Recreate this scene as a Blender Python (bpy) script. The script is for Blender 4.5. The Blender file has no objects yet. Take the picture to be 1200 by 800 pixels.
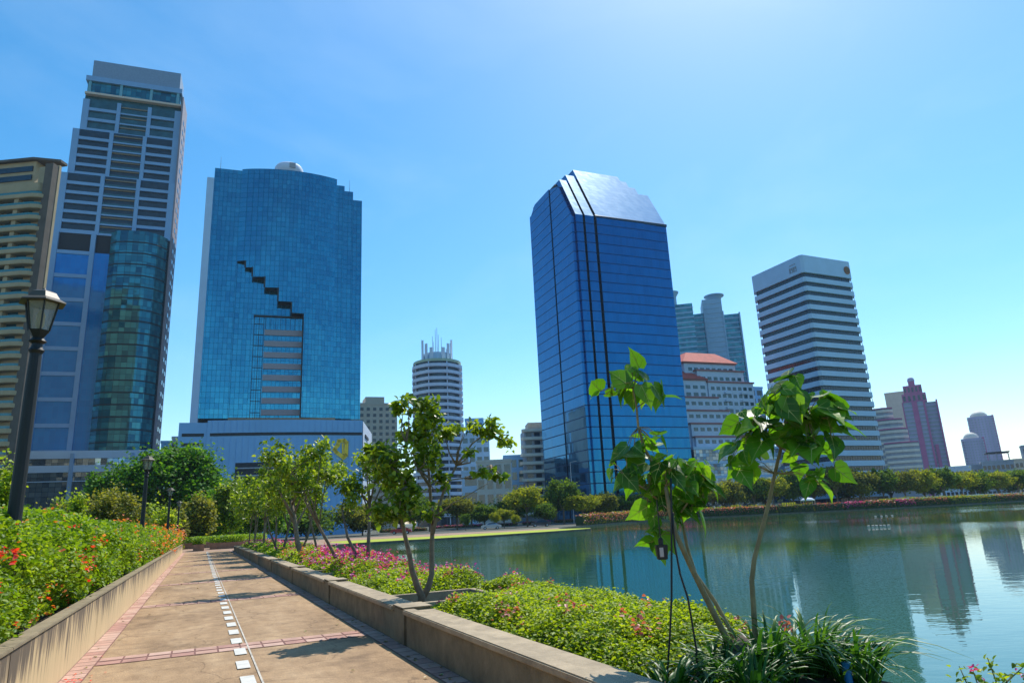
import bpy, bmesh, math, random
import numpy as np
from mathutils import Vector, Matrix, noise, geometry

R = math.radians
scene = bpy.context.scene
COL = scene.collection

# ------------------------------------------------------------------ camera, sky, sun, exposure
EYE = 1.6
PITCH, ROLL, FPX = R(14.5), R(2.75), 800.0
_f = np.array([0, math.cos(PITCH), math.sin(PITCH)])
_r0 = np.array([1.0, 0, 0]); _u0 = np.cross(_r0, _f)
_r = _r0 * math.cos(ROLL) - _u0 * math.sin(ROLL)
_u = _u0 * math.cos(ROLL) + _r0 * math.sin(ROLL)
cam_data = bpy.data.cameras.new('camera')
cam = bpy.data.objects.new('camera', cam_data); COL.objects.link(cam)
cam_data.sensor_width = 36.0; cam_data.lens = 24.0
cam_data.clip_start = 0.1; cam_data.clip_end = 8000
cam.matrix_world = Matrix(((_r[0], _u[0], -_f[0], 0), (_r[1], _u[1], -_f[1], 0), (_r[2], _u[2], -_f[2], EYE), (0, 0, 0, 1)))
scene.camera = cam

SUN_AZ = math.atan2(1.02, 2.11); SUN_EL = R(56)
world = bpy.data.worlds.new("World"); scene.world = world; world.use_nodes = True
wn = world.node_tree; wn.nodes.clear()
sky = wn.nodes.new('ShaderNodeTexSky'); sky.sky_type = 'NISHITA'; sky.sun_disc = False
sky.sun_elevation = SUN_EL; sky.sun_rotation = SUN_AZ
sky.air_density = 1.0; sky.dust_density = 0.45; sky.ozone_density = 2.0; sky.altitude = 0
hs = wn.nodes.new('ShaderNodeHueSaturation'); hs.inputs['Saturation'].default_value = 1.38
hs.inputs['Hue'].default_value = 0.49
bg = wn.nodes.new('ShaderNodeBackground'); bg.inputs['Strength'].default_value = 0.15
wo = wn.nodes.new('ShaderNodeOutputWorld')
# thin high cloud: faint streaks that whiten the blue
wtc = wn.nodes.new('ShaderNodeTexCoord'); wmp = wn.nodes.new('ShaderNodeMapping'); wmp.inputs['Scale'].default_value = (1.3, 1.3, 3.2); wmp.inputs['Rotation'].default_value = (R(20), R(-25), R(15))
wns = wn.nodes.new('ShaderNodeTexNoise'); wns.inputs['Scale'].default_value = 1.5; wns.inputs['Detail'].default_value = 7; wns.inputs['Roughness'].default_value = 0.55; wns.inputs['Distortion'].default_value = 0.4
wrp = wn.nodes.new('ShaderNodeMapRange'); wrp.inputs['From Min'].default_value = 0.48; wrp.inputs['From Max'].default_value = 0.8; wrp.inputs['To Max'].default_value = 0.16
wmx = wn.nodes.new('ShaderNodeMix'); wmx.data_type = 'RGBA'; wmx.inputs[7].default_value = (5.0, 6.1, 6.8, 1)
wn.links.new(wtc.outputs['Generated'], wmp.inputs[0]); wn.links.new(wmp.outputs[0], wns.inputs['Vector']); wn.links.new(wns.outputs['Fac'], wrp.inputs['Value'])
wn.links.new(wrp.outputs[0], wmx.inputs[0]); wn.links.new(hs.outputs[0], wmx.inputs[6])
wn.links.new(sky.outputs[0], hs.inputs['Color']); wn.links.new(wmx.outputs[2], bg.inputs[0]); wn.links.new(bg.outputs[0], wo.inputs[0])
sd = bpy.data.lights.new('sun', 'SUN'); sd.energy = 4.0; sd.angle = R(0.53); sd.color = (1.0, 0.95, 0.86)
sun = bpy.data.objects.new('sun', sd); COL.objects.link(sun)
S = Vector((math.sin(SUN_AZ) * math.cos(SUN_EL), math.cos(SUN_AZ) * math.cos(SUN_EL), math.sin(SUN_EL)))
sun.rotation_euler = S.to_track_quat('Z', 'Y').to_euler(); sun.location = (0, 0, 300)
vs = scene.view_settings
vs.view_transform = 'Standard'; vs.look = 'None'; vs.exposure = 0.42; vs.gamma = 1.0; vs.use_curve_mapping = False
scene.cycles.max_bounces = 6; scene.cycles.transparent_max_bounces = 6
scene.cycles.diffuse_bounces = 3; scene.cycles.glossy_bounces = 3; scene.cycles.transmission_bounces = 3

# ------------------------------------------------------------------ measuring helpers
def ray(x, y):
    return _f + _r * (x - 600) / FPX + _u * (400 - y) / FPX
def at(x, y, Y):                      # the world point seen in direction (x, y) at depth Y
    d = ray(x, y); t = Y / d[1]
    return Vector((t * d[0], Y, t * d[2] + EYE))
def gnd(x, y, z=0.0):
    d = ray(x, y); t = (z - EYE) / d[2]
    return Vector((t * d[0], t * d[1], z))
AZ = R(24.4)
DV = Vector((-math.sin(AZ), math.cos(AZ), 0)); NV = Vector((math.cos(AZ), math.sin(AZ), 0))
def PW(s, t, z=0.0):                  # along the path, across the path
    p = DV * s + NV * t; return Vector((p.x, p.y, z))
GZ = -0.55; WZ = -0.8

# ------------------------------------------------------------------ object helpers
def tag(o, label=None, cat=None, group=None, kind=None):
    if label: o['label'] = label
    if cat: o['category'] = cat
    if group: o['group'] = group
    if kind: o['kind'] = kind
    return o
def empty(name, loc=(0, 0, 0), rz=0.0, label=None, cat=None, group=None):
    o = bpy.data.objects.new(name, None); COL.objects.link(o)
    o.location = loc; o.rotation_euler = (0, 0, rz); o.empty_display_size = 0.3
    return tag(o, label, cat, group)
def copy_tree(o, parent=None):
    c = o.copy(); COL.objects.link(c)
    if parent is not None:
        c.parent = parent
    for ch in [k for k in KIDS.get(o.name, [])]:
        copy_tree(ch, c)
    return c
KIDS = {}
def link_child(o, parent):
    o.parent = parent
    KIDS.setdefault(parent.name, []).append(o)

class MB:
    def __init__(s): s.v = []; s.f = []; s.m = []
    def face(s, pts, m=0):
        n = len(s.v); s.v += [tuple(p) for p in pts]; s.f.append(tuple(range(n, n + len(pts)))); s.m.append(m); return s
    def prism(s, poly, z0, z1, m=0, mt=None):
        n = len(s.v); k = len(poly)
        s.v += [(p[0], p[1], z0) for p in poly] + [(p[0], p[1], z1) for p in poly]
        for i in range(k):
            j = (i + 1) % k; s.f.append((n + i, n + j, n + k + j, n + k + i)); s.m.append(m)
        s.f.append(tuple(range(n + k - 1, n - 1, -1))); s.m.append(m)
        s.f.append(tuple(range(n + k, n + 2 * k))); s.m.append(m if mt is None else mt)
        return s
    def box(s, x0, x1, y0, y1, z0, z1, m=0, mt=None):
        return s.prism([(x0, y0), (x1, y0), (x1, y1), (x0, y1)], z0, z1, m, mt)
    def frust(s, poly0, z0, poly1, z1, m=0):
        n = len(s.v); k = len(poly0)
        s.v += [(p[0], p[1], z0) for p in poly0] + [(p[0], p[1], z1) for p in poly1]
        for i in range(k):
            j = (i + 1) % k; s.f.append((n + i, n + j, n + k + j, n + k + i)); s.m.append(m)
        s.f.append(tuple(range(n + k - 1, n - 1, -1))); s.m.append(m)
        s.f.append(tuple(range(n + k, n + 2 * k))); s.m.append(m)
        return s
    def xprofile(s, prof, x0, x1, m=0):             # profile in (y, z) pushed along x
        n = len(s.v); k = len(prof)
        s.v += [(x0, p[0], p[1]) for p in prof] + [(x1, p[0], p[1]) for p in prof]
        for i in range(k):
            j = (i + 1) % k; s.f.append((n + i, n + j, n + k + j, n + k + i)); s.m.append(m)
        s.f.append(tuple(range(n + k - 1, n - 1, -1))); s.m.append(m)
        s.f.append(tuple(range(n + k, n + 2 * k))); s.m.append(m)
        return s
    def tube(s, pts, rad, k=8, m=0):
        pts = [Vector(p) for p in pts]
        if not hasattr(rad, '__len__'): rad = [rad] * len(pts)
        n0 = len(s.v); px = None
        for i, p in enumerate(pts):
            d = (pts[min(i + 1, len(pts) - 1)] - pts[max(i - 1, 0)]).normalized()
            if px is None:
                px = d.orthogonal().normalized()
            px = (px - d * px.dot(d)).normalized(); py = d.cross(px)
            for a in range(k):
                w = 2 * math.pi * a / k
                s.v.append(tuple(p + (px * math.cos(w) + py * math.sin(w)) * rad[i]))
        for i in range(len(pts) - 1):
            for a in range(k):
                b = (a + 1) % k; q = n0 + i * k
                s.f.append((q + a, q + b, q + k + b, q + k + a)); s.m.append(m)
        s.f.append(tuple(range(n0 + k - 1, n0 - 1, -1))); s.m.append(m)
        q = n0 + (len(pts) - 1) * k
        s.f.append(tuple(range(q, q + k))); s.m.append(m)
        return s
    def lathe(s, prof, k=16, m=0, c=(0, 0)):
        n0 = len(s.v)
        for (r, z) in prof:
            for a in range(k):
                w = 2 * math.pi * a / k; s.v.append((c[0] + r * math.cos(w), c[1] + r * math.sin(w), z))
        for i in range(len(prof) - 1):
            for a in range(k):
                b = (a + 1) % k; q = n0 + i * k
                s.f.append((q + a, q + b, q + k + b, q + k + a)); s.m.append(m)
        s.f.append(tuple(range(n0 + k - 1, n0 - 1, -1))); s.m.append(m)
        q = n0 + (len(prof) - 1) * k
        s.f.append(tuple(range(q, q + k))); s.m.append(m)
        return s
    def mesh(s, name, mats, smooth=False, bevel=0):
        me = bpy.data.meshes.new(name); me.from_pydata(s.v, [], s.f)
        if not isinstance(mats, (list, tuple)): mats = [mats]
        for mm in mats: me.materials.append(mm)
        me.polygons.foreach_set('material_index', s.m)
        bm = bmesh.new(); bm.from_mesh(me)
        bmesh.ops.recalc_face_normals(bm, faces=bm.faces)
        if bevel:
            bmesh.ops.remove_doubles(bm, verts=bm.verts, dist=1e-5)
            bmesh.ops.bevel(bm, geom=[e for e in bm.edges if len(e.link_faces) == 2 and e.calc_face_angle(0) > 0.5], offset=bevel, segments=2, affect='EDGES', clamp_overlap=True)
        if smooth:
            for f in bm.faces: f.smooth = True
        bm.to_mesh(me); bm.free(); me.update()
        return me
    def build(s, name, mats, parent=None, smooth=False, bevel=0):
        o = bpy.data.objects.new(name, s.mesh(name, mats, smooth, bevel)); COL.objects.link(o)
        if parent is not None: link_child(o, parent)
        return o

# ------------------------------------------------------------------ materials
def newmat(name):
    m = bpy.data.materials.new(name); m.use_nodes = True
    nt = m.node_tree; p = nt.nodes['Principled BSDF']
    return m, nt, p
def nd(nt, t, **kw):
    n = nt.nodes.new(t)
    for k, v in kw.items():
        if k in ('operation', 'blend_type', 'data_type', 'interpolation', 'noise_dimensions', 'feature'): setattr(n, k, v)
        else: n.inputs[k].default_value = v
    return n
def ramp(nt, stops):
    r = nt.nodes.new('ShaderNodeValToRGB'); cr = r.color_ramp
    while len(cr.elements) < len(stops): cr.elements.new(0.5)
    for e, (p, c) in zip(cr.elements, stops):
        e.position = p; e.color = (*c, 1) if len(c) == 3 else c
    return r
def c4(c): return (*c, 1)
def simple(name, col, rough=0.6, metal=0.0, var=0.12, scale=2.0, bump=0.0, spec=0.5):
    m, nt, p = newmat(name); L = nt.links
    tc = nd(nt, 'ShaderNodeTexCoord'); n = nd(nt, 'ShaderNodeTexNoise', Scale=scale, Detail=5.0, Roughness=0.65)
    L.new(tc.outputs['Object'], n.inputs['Vector'])
    a = tuple(c * (1 - var) for c in col); b = tuple(min(1, c * (1 + var)) for c in col)
    r = ramp(nt, [(0.3, a), (0.7, b)]); L.new(n.outputs['Fac'], r.inputs[0]); L.new(r.outputs[0], p.inputs['Base Color'])
    p.inputs['Roughness'].default_value = rough; p.inputs['Metallic'].default_value = metal
    p.inputs['Specular IOR Level'].default_value = spec
    if bump:
        b_ = nd(nt, 'ShaderNodeBump', Strength=bump, Distance=0.02); n2 = nd(nt, 'ShaderNodeTexNoise', Scale=scale * 12, Detail=4.0)
        L.new(tc.outputs['Object'], n2.inputs['Vector']); L.new(n2.outputs['Fac'], b_.inputs['Height']); L.new(b_.outputs[0], p.inputs['Normal'])
    return m
def glass_wall(name, col, col2, px, pz, line=0.07, linecol=(0.01, 0.02, 0.04), rough=0.06, metal=0.7, var=0.5, xaxis=True, zline=None, wob=0.02, big=None):
    """curtain wall: panes px wide and pz high in object space, each pane its own tint, dark joints"""
    m, nt, p = newmat(name); L = nt.links
    tc = nd(nt, 'ShaderNodeTexCoord'); sp = nd(nt, 'ShaderNodeSeparateXYZ'); L.new(tc.outputs['Object'], sp.inputs[0])
    geo = nd(nt, 'ShaderNodeNewGeometry')
    # horizontal coordinate: x + y works on both faces of a box
    add = nd(nt, 'ShaderNodeMath', operation='ADD'); L.new(sp.outputs['X'], add.inputs[0]); L.new(sp.outputs['Y'], add.inputs[1])
    def cell(src, size):
        d = nd(nt, 'ShaderNodeMath', operation='DIVIDE'); L.new(src, d.inputs[0]); d.inputs[1].default_value = size
        fl = nd(nt, 'ShaderNodeMath', operation='FLOOR'); L.new(d.outputs[0], fl.inputs[0])
        fr = nd(nt, 'ShaderNodeMath', operation='FRACT'); L.new(d.outputs[0], fr.inputs[0])
        return fl.outputs[0], fr.outputs[0]
    cx, fx = cell(add.outputs[0], px); cz, fz = cell(sp.outputs['Z'], pz)
    cb = nd(nt, 'ShaderNodeCombineXYZ'); L.new(cx, cb.inputs[0]); L.new(cz, cb.inputs[1])
    wnz = nd(nt, 'ShaderNodeTexWhiteNoise', noise_dimensions='2D'); L.new(cb.outputs[0], wnz.inputs['Vector'])
    ns = nd(nt, 'ShaderNodeTexNoise', Scale=0.03 if big is None else big, Detail=2.0); L.new(tc.outputs['Object'], ns.inputs['Vector'])
    mx0 = nd(nt, 'ShaderNodeMath', operation='MULTIPLY'); L.new(wnz.outputs['Value'], mx0.inputs[0]); mx0.inputs[1].default_value = var
    ad0 = nd(nt, 'ShaderNodeMath', operation='MULTIPLY_ADD'); L.new(ns.outputs['Fac'], ad0.inputs[0]); ad0.inputs[1].default_value = 1 - var; L.new(mx0.outputs[0], ad0.inputs[2])
    r = ramp(nt, [(0.15, col), (0.85, col2)]); L.new(ad0.outputs[0], r.inputs[0])
    def lin(fr, w):
        l = nd(nt, 'ShaderNodeMath', operation='LESS_THAN'); L.new(fr, l.inputs[0]); l.inputs[1].default_value = w; return l.outputs[0]
    mxx = nd(nt, 'ShaderNodeMath', operation='MAXIMUM'); L.new(lin(fx, line / px * 1.0), mxx.inputs[0]); L.new(lin(fz, (zline or line) / pz), mxx.inputs[1])
    mc = nd(nt, 'ShaderNodeMix', data_type='RGBA'); L.new(mxx.outputs[0], mc.inputs[0]); L.new(r.outputs[0], mc.inputs[6]); mc.inputs[7].default_value = c4(linecol)
    L.new(mc.outputs[2], p.inputs['Base Color'])
    p.inputs['Metallic'].default_value = metal
    rm = nd(nt, 'ShaderNodeMath', operation='MULTIPLY_ADD'); L.new(mxx.outputs[0], rm.inputs[0]); rm.inputs[1].default_value = 0.4; rm.inputs[2].default_value = rough
    L.new(rm.outputs[0], p.inputs['Roughness'])
    # each pane sits at a slightly different angle
    nm = nd(nt, 'ShaderNodeVectorMath', operation='SUBTRACT'); L.new(wnz.outputs['Color'], nm.inputs[0]); nm.inputs[1].default_value = (0.5, 0.5, 0.5)
    sc = nd(nt, 'ShaderNodeVectorMath', operation='SCALE'); L.new(nm.outputs[0], sc.inputs[0]); sc.inputs['Scale'].default_value = wob
    av = nd(nt, 'ShaderNodeVectorMath', operation='ADD'); L.new(geo.outputs['Normal'], av.inputs[0]); L.new(sc.outputs[0], av.inputs[1])
    nv = nd(nt, 'ShaderNodeVectorMath', operation='NORMALIZE'); L.new(av.outputs[0], nv.inputs[0]); L.new(nv.outputs[0], p.inputs['Normal'])
    return m
def leafmat(name, cols, trans=0.35, rough=0.45, spec=0.4):
    m, nt, p = newmat(name); L = nt.links
    g = nd(nt, 'ShaderNodeNewGeometry')
    k = len(cols); r = ramp(nt, [(i / (k - 1), c) for i, c in enumerate(cols)])
    tc = nd(nt, 'ShaderNodeTexCoord'); n = nd(nt, 'ShaderNodeTexNoise', Scale=0.6, Detail=2.0); L.new(tc.outputs['Object'], n.inputs['Vector'])
    ma = nd(nt, 'ShaderNodeMath', operation='MULTIPLY_ADD'); L.new(n.outputs['Fac'], ma.inputs[0]); ma.inputs[1].default_value = 0.9
    mb = nd(nt, 'ShaderNodeMath', operation='MULTIPLY_ADD'); L.new(g.outputs['Random Per Island'], mb.inputs[0]); mb.inputs[1].default_value = 0.8; mb.inputs[2].default_value = -0.35
    L.new(mb.outputs[0], ma.inputs[2]); L.new(ma.outputs[0], r.inputs[0])
    L.new(r.outputs[0], p.inputs['Base Color']); p.inputs['Roughness'].default_value = rough; p.inputs['Specular IOR Level'].default_value = spec
    t = nd(nt, 'ShaderNodeBsdfTranslucent')
    tm = nd(nt, 'ShaderNodeMix', data_type='RGBA', blend_type='MULTIPLY'); tm.inputs[0].default_value = 1.0
    L.new(r.outputs[0], tm.inputs[6]); tm.inputs[7].default_value = (2.0, 1.9, 0.6, 1)
    L.new(tm.outputs[2], t.inputs['Color'])
    ms = nd(nt, 'ShaderNodeMixShader'); ms.inputs[0].default_value = trans
    out = nt.nodes['Material Output']
    L.new(p.outputs[0], ms.inputs[1]); L.new(t.outputs[0], ms.inputs[2]); L.new(ms.outputs[0], out.inputs['Surface'])
    return m

M = {}
M['bark'] = simple('bark', (0.16, 0.12, 0.085), 0.9, var=0.45, scale=6, bump=0.6)
M['pale_bark'] = simple('pale_bark', (0.19, 0.145, 0.095), 0.85, var=0.35, scale=9, bump=0.5)
M['green_stem'] = simple('green_stem', (0.27, 0.20, 0.09), 0.7, var=0.4, scale=7, bump=0.3)
M['leaf_hedge'] = leafmat('leaf_hedge', [(0.05, 0.12, 0.008), (0.15, 0.26, 0.014), (0.30, 0.40, 0.025)], 0.4, .5, .3)
M['foliage_core'] = simple('foliage_core', (0.035, 0.055, 0.018), 0.95, var=0.5, scale=5)  # dark fill behind leaves: the shade inside the foliage is put into this colour
M['leaf_low'] = leafmat('leaf_low', [(0.10, 0.15, 0.01), (0.23, 0.33, 0.02), (0.40, 0.46, 0.045)], 0.42, .5, .3)
M['leaf_mid'] = leafmat('leaf_mid', [(0.04, 0.09, 0.01), (0.14, 0.22, 0.018), (0.32, 0.39, 0.04)], 0.45, 0.35)
M['leaf_big'] = leafmat('leaf_big', [(0.025, 0.085, 0.010), (0.085, 0.22, 0.014), (0.19, 0.36, 0.022)], 0.5, 0.42, 0.45)
M['leaf_vein'] = simple('leaf_vein', (0.45, 0.50, 0.12), 0.6, var=0.1)
M['leaf_dark'] = leafmat('leaf_dark', [(0.025, 0.09, 0.01), (0.065, 0.18, 0.012), (0.16, 0.31, 0.02)], 0.35, .6, .2)
M['leaf_olive'] = leafmat('leaf_olive', [(0.08, 0.09, 0.02), (0.17, 0.19, 0.03), (0.30, 0.28, 0.05)], 0.35, .6, .2)
M['leaf_fgreen'] = leafmat('leaf_fgreen', [(0.04, 0.08, 0.015), (0.08, 0.15, 0.025), (0.15, 0.22, 0.035)], 0.35, .8, .08)
M['leaf_folive'] = leafmat('leaf_folive', [(0.08, 0.09, 0.02), (0.14, 0.16, 0.03), (0.22, 0.22, 0.05)], 0.35, .8, .08)
M['leaf_fyellow'] = leafmat('leaf_fyellow', [(0.12, 0.15, 0.015), (0.22, 0.26, 0.025), (0.32, 0.30, 0.035)], 0.35, .8, .08)
M['strap'] = leafmat('strap', [(0.015, 0.06, 0.012), (0.035, 0.12, 0.016), (0.1, 0.22, 0.03)], 0.3, 0.42, 0.35)
M['red_bract'] = leafmat('red_bract', [(0.55, 0.01, 0.05), (0.75, 0.04, 0.04), (0.8, 0.14, 0.05)], 0.3)
M['orange_bract'] = leafmat('orange_bract', [(0.55, 0.09, 0.03), (0.7, 0.2, 0.06), (0.75, 0.3, 0.12)], 0.3)
M['pink_bract'] = leafmat('pink_bract', [(0.38, 0.015, 0.26), (0.55, 0.04, 0.34), (0.62, 0.12, 0.38)], 0.3)
M['salmon_bract'] = leafmat('salmon_bract', [(0.35, 0.08, 0.08), (0.5, 0.12, 0.13), (0.55, 0.2, 0.2)], 0.3)

# ------------------------------------------------------------------ foliage
TEMPL = {
    'quad': (np.array([[0, 0, 0], [-.5, .5, .08], [0, 1, 0], [.5, .5, .08]], float), [(0, 3, 2, 1)]),
    'leaf': (np.array([[0, 0, 0], [-.32, .25, .1], [-.28, .62, .1], [0, 1, -.08], [.28, .62, .1], [.32, .25, .1]], float), [(0, 3, 2, 1), (0, 5, 4, 3)]),
    'heart': (np.array([[0, 0, 0], [-.22, -.12, .04], [-.44, .06, .08], [-.46, .32, .07], [-.30, .62, .02], [-.1, .86, -.08], [0, 1.08, -.2],
                        [.1, .86, -.08], [.30, .62, .02], [.46, .32, .07], [.44, .06, .08], [.22, -.12, .04], [0, .36, -.03], [0, .7, -.06]], float),
              [(0, 12, 3, 2, 1), (12, 13, 4, 3), (13, 6, 5, 4), (0, 11, 10, 9, 12), (12, 9, 8, 13), (13, 8, 7, 6)]),
}
def leaf_mesh(name, P, size, mats, kind='quad', seed=1, up=0.4, droop=0.0, mi=None, out=None):
    """leaves at points P; size array; every leaf has its own direction. Returns mesh."""
    rng = np.random.default_rng(seed); P = np.asarray(P, float); n = len(P)
    T, F = TEMPL[kind]
    nrm = rng.normal(size=(n, 3)); nrm /= np.linalg.norm(nrm, axis=1)[:, None]
    nrm[:, 2] = np.abs(nrm[:, 2]) + up
    if out is not None: nrm = nrm + out
    nrm /= np.linalg.norm(nrm, axis=1)[:, None]
    dr = rng.normal(size=(n, 3)); dr[:, 2] -= droop * 1.5
    dr -= nrm * (dr * nrm).sum(1)[:, None]; dr /= np.linalg.norm(dr, axis=1)[:, None]
    sx = np.cross(dr, nrm)
    size = np.broadcast_to(np.asarray(size, float), (n,))
    V = (P[:, None, :] + size[:, None, None] * (T[None, :, 0:1] * sx[:, None, :] + T[None, :, 1:2] * dr[:, None, :] + T[None, :, 2:3] * nrm[:, None, :])).reshape(-1, 3)
    k = len(T); ls = []; sizes = []
    for f in F: sizes.append(len(f))
    flat = np.concatenate([np.array(f) for f in F])
    loops = (np.arange(n)[:, None] * k + flat[None, :]).reshape(-1)
    tot = np.tile(np.array(sizes), n); start = np.concatenate([[0], np.cumsum(tot)[:-1]])
    me = bpy.data.meshes.new(name)
    me.vertices.add(len(V)); me.vertices.foreach_set('co', V.reshape(-1).astype(np.float32))
    me.loops.add(len(loops)); me.loops.foreach_set('vertex_index', loops.astype(np.int32))
    me.polygons.add(len(tot)); me.polygons.foreach_set('loop_start', start.astype(np.int32)); me.polygons.foreach_set('loop_total', tot.astype(np.int32))
    if not isinstance(mats, (list, tuple)): mats = [mats]
    for mm in mats: me.materials.append(mm)
    if mi is not None: me.polygons.foreach_set('material_index', np.repeat(np.asarray(mi), len(F)).astype(np.int32))
    me.update(calc_edges=True)
    return me
def mobj(name, me, parent=None):
    o = bpy.data.objects.new(name, me); COL.objects.link(o)
    if parent is not None: link_child(o, parent)
    return o
def blob_points(rng, centre, rad, n, sub=14, spread=0.3, shell=0.75):
    """points gathered in clumps over an ellipsoid"""
    c = np.asarray(centre, float); rad = np.asarray(rad, float) * np.ones(3)
    d = rng.normal(size=(sub, 3)); d /= np.linalg.norm(d, axis=1)[:, None]
    cs = d * (rng.uniform(0.25, 1.0, size=(sub, 1)) ** 0.5) * shell
    idx = rng.integers(0, sub, n)
    w = rng.uniform(0.6, 1.3, sub)
    q = cs[idx] + rng.normal(size=(n, 3)) * spread * w[idx][:, None]
    return c + q * rad

# ------------------------------------------------------------------ ground, water, path
M['earth'] = simple('earth', (0.075, 0.08, 0.06), 0.95, var=0.35, scale=0.15)
M['soil'] = simple('soil', (0.06, 0.045, 0.03), 0.95, var=0.4, scale=4, bump=0.5)
M['lawn'] = simple('lawn', (0.34, 0.40, 0.02), 0.95, var=0.2, scale=0.8)
M['asphalt'] = simple('asphalt', (0.06, 0.06, 0.06), 0.9, var=0.2, scale=1.0)
M['brown_paving'] = simple('brown_paving', (0.32, 0.2, 0.13), 0.9, var=0.2, scale=0.5)

lake_pts = [PW(-30, 5.05), PW(0, 5.0), PW(20, 5.2), PW(45, 5.6), PW(70, 6.2), PW(92, 10.5)]
lake_pts = [(p.x, p.y) for p in lake_pts] + [(-19.5, 93.5), (-6, 98.5), (4.5, 106), (11.2, 114), (11.6, 117.5), (8, 122), (7, 135), (14, 152), (30, 183), (49, 203), (78, 207), (107, 211), (140, 222), (171, 240), (262, 290), (420, 360), (520, 250), (420, -60), (60, -60)]
lake3 = [Vector((x, y, 0)) for x, y in lake_pts]
outer = [Vector(p) for p in ((-2400, -900, 0), (2600, -900, 0), (2600, 3400, 0), (-2400, 3400, 0))]
tris = geometry.tessellate_polygon([outer, lake3])
mb = MB(); allp = outer + lake3
mb.v = [(p.x, p.y, GZ) for p in allp]; mb.f = [tuple(t) for t in tris]; mb.m = [0] * len(tris)
tag(mb.build('ground', M['earth']), kind='structure')

m, nt, p = newmat('lake_water'); L = nt.links
tc = nd(nt, 'ShaderNodeTexCoord')
mp = nd(nt, 'ShaderNodeMapping'); mp.inputs['Scale'].default_value = (0.55, 1.0, 1.0); mp.inputs['Rotation'].default_value = (0, 0, R(-8)); L.new(tc.outputs['Object'], mp.inputs[0])
n1 = nd(nt, 'ShaderNodeTexNoise', Scale=1.3, Detail=3.0, Roughness=0.5); L.new(mp.outputs[0], n1.inputs['Vector'])
n2 = nd(nt, 'ShaderNodeTexNoise', Scale=7.0, Detail=2.0, Roughness=0.5); L.new(mp.outputs[0], n2.inputs['Vector'])
# gusts: patches of rough water further out, a calm band by the near bank
ng = nd(nt, 'ShaderNodeTexNoise', Scale=0.018, Detail=2.0); L.new(tc.outputs['Object'], ng.inputs['Vector'])
sp = nd(nt, 'ShaderNodeSeparateXYZ'); L.new(tc.outputs['Object'], sp.inputs[0])
gy = nd(nt, 'ShaderNodeMapRange'); gy.inputs['From Min'].default_value = 46; gy.inputs['From Max'].default_value = 58; L.new(sp.outputs['Y'], gy.inputs['Value'])
gn = nd(nt, 'ShaderNodeMapRange'); gn.inputs['From Min'].default_value = 0.42; gn.inputs['From Max'].default_value = 0.55; L.new(ng.outputs['Fac'], gn.inputs['Value'])
gm = nd(nt, 'ShaderNodeMath', operation='MULTIPLY'); L.new(gy.outputs[0], gm.inputs[0]); L.new(gn.outputs[0], gm.inputs[1])
b1 = nd(nt, 'ShaderNodeBump', Distance=0.02); b1.inputs['Strength'].default_value = 0.3; L.new(n1.outputs['Fac'], b1.inputs['Height'])
st2 = nd(nt, 'ShaderNodeMath', operation='MULTIPLY_ADD'); L.new(gm.outputs[0], st2.inputs[0]); st2.inputs[1].default_value = 0.5; st2.inputs[2].default_value = 0.04
b2 = nd(nt, 'ShaderNodeBump', Distance=0.03); L.new(st2.outputs[0], b2.inputs['Strength']); L.new(n2.outputs['Fac'], b2.inputs['Height']); L.new(b1.outputs[0], b2.inputs['Normal'])
L.new(b2.outputs[0], p.inputs['Normal'])
p.inputs['Base Color'].default_value = (0.028, 0.10, 0.05, 1); p.inputs['Roughness'].default_value = 0.02; p.inputs['IOR'].default_value = 1.36
p.inputs['Specular IOR Level'].default_value = 0.75
M['water'] = m
wt = geometry.tessellate_polygon([lake3]); mb = MB(); mb.v = [(q.x, q.y, WZ) for q in lake3]; mb.f = [tuple(t) for t in wt]; mb.m = [0] * len(wt)
tag(mb.build('lake_water', M['water']), kind='structure')
# bank: a low concrete edge all round the lake
M['bank'] = simple('bank', (0.13, 0.11, 0.08), 0.9, var=0.4, scale=1.2, bump=0.3)
mb = MB(); k = len(lake3)
for i in range(k):
    a, b = lake3[i], lake3[(i + 1) % k]
    d = (b - a).normalized(); nn = Vector((-d.y, d.x, 0)) * 0.15
    mb.face([(a.x, a.y, -1.6), (b.x, b.y, -1.6), (b.x, b.y, GZ + 0.02), (a.x, a.y, GZ + 0.02)])
tag(mb.build('lake_bank', M['bank']), kind='structure')

# path -------------------------------------------------------------
m, nt, p = newmat('path_aggregate'); L = nt.links
tc = nd(nt, 'ShaderNodeTexCoord')
na = nd(nt, 'ShaderNodeTexNoise', Scale=0.55, Detail=6.0, Roughness=0.7); nb = nd(nt, 'ShaderNodeTexNoise', Scale=60.0, Detail=3.0)
nc = nd(nt, 'ShaderNodeTexNoise', Scale=3.0, Detail=6.0, Roughness=0.75)
mpp = nd(nt, 'ShaderNodeMapping'); mpp.inputs['Scale'].default_value = (2.2, 0.5, 1); L.new(tc.outputs['Object'], mpp.inputs[0])
L.new(mpp.outputs[0], na.inputs['Vector']); L.new(tc.outputs['Object'], nb.inputs['Vector']); L.new(tc.outputs['Object'], nc.inputs['Vector'])
r1 = ramp(nt, [(0.3, (0.30, 0.19, 0.095)), (0.5, (0.42, 0.275, 0.145)), (0.72, (0.54, 0.38, 0.22))]); L.new(na.outputs['Fac'], r1.inputs[0])
r2 = ramp(nt, [(0.3, (0.6, 0.6, 0.6)), (0.7, (1.25, 1.2, 1.15))]); L.new(nb.outputs['Fac'], r2.inputs[0])
r3 = ramp(nt, [(0.35, (0.72, 0.7, 0.68)), (0.6, (1.05, 1.05, 1.05))]); L.new(nc.outputs['Fac'], r3.inputs[0])
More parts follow.
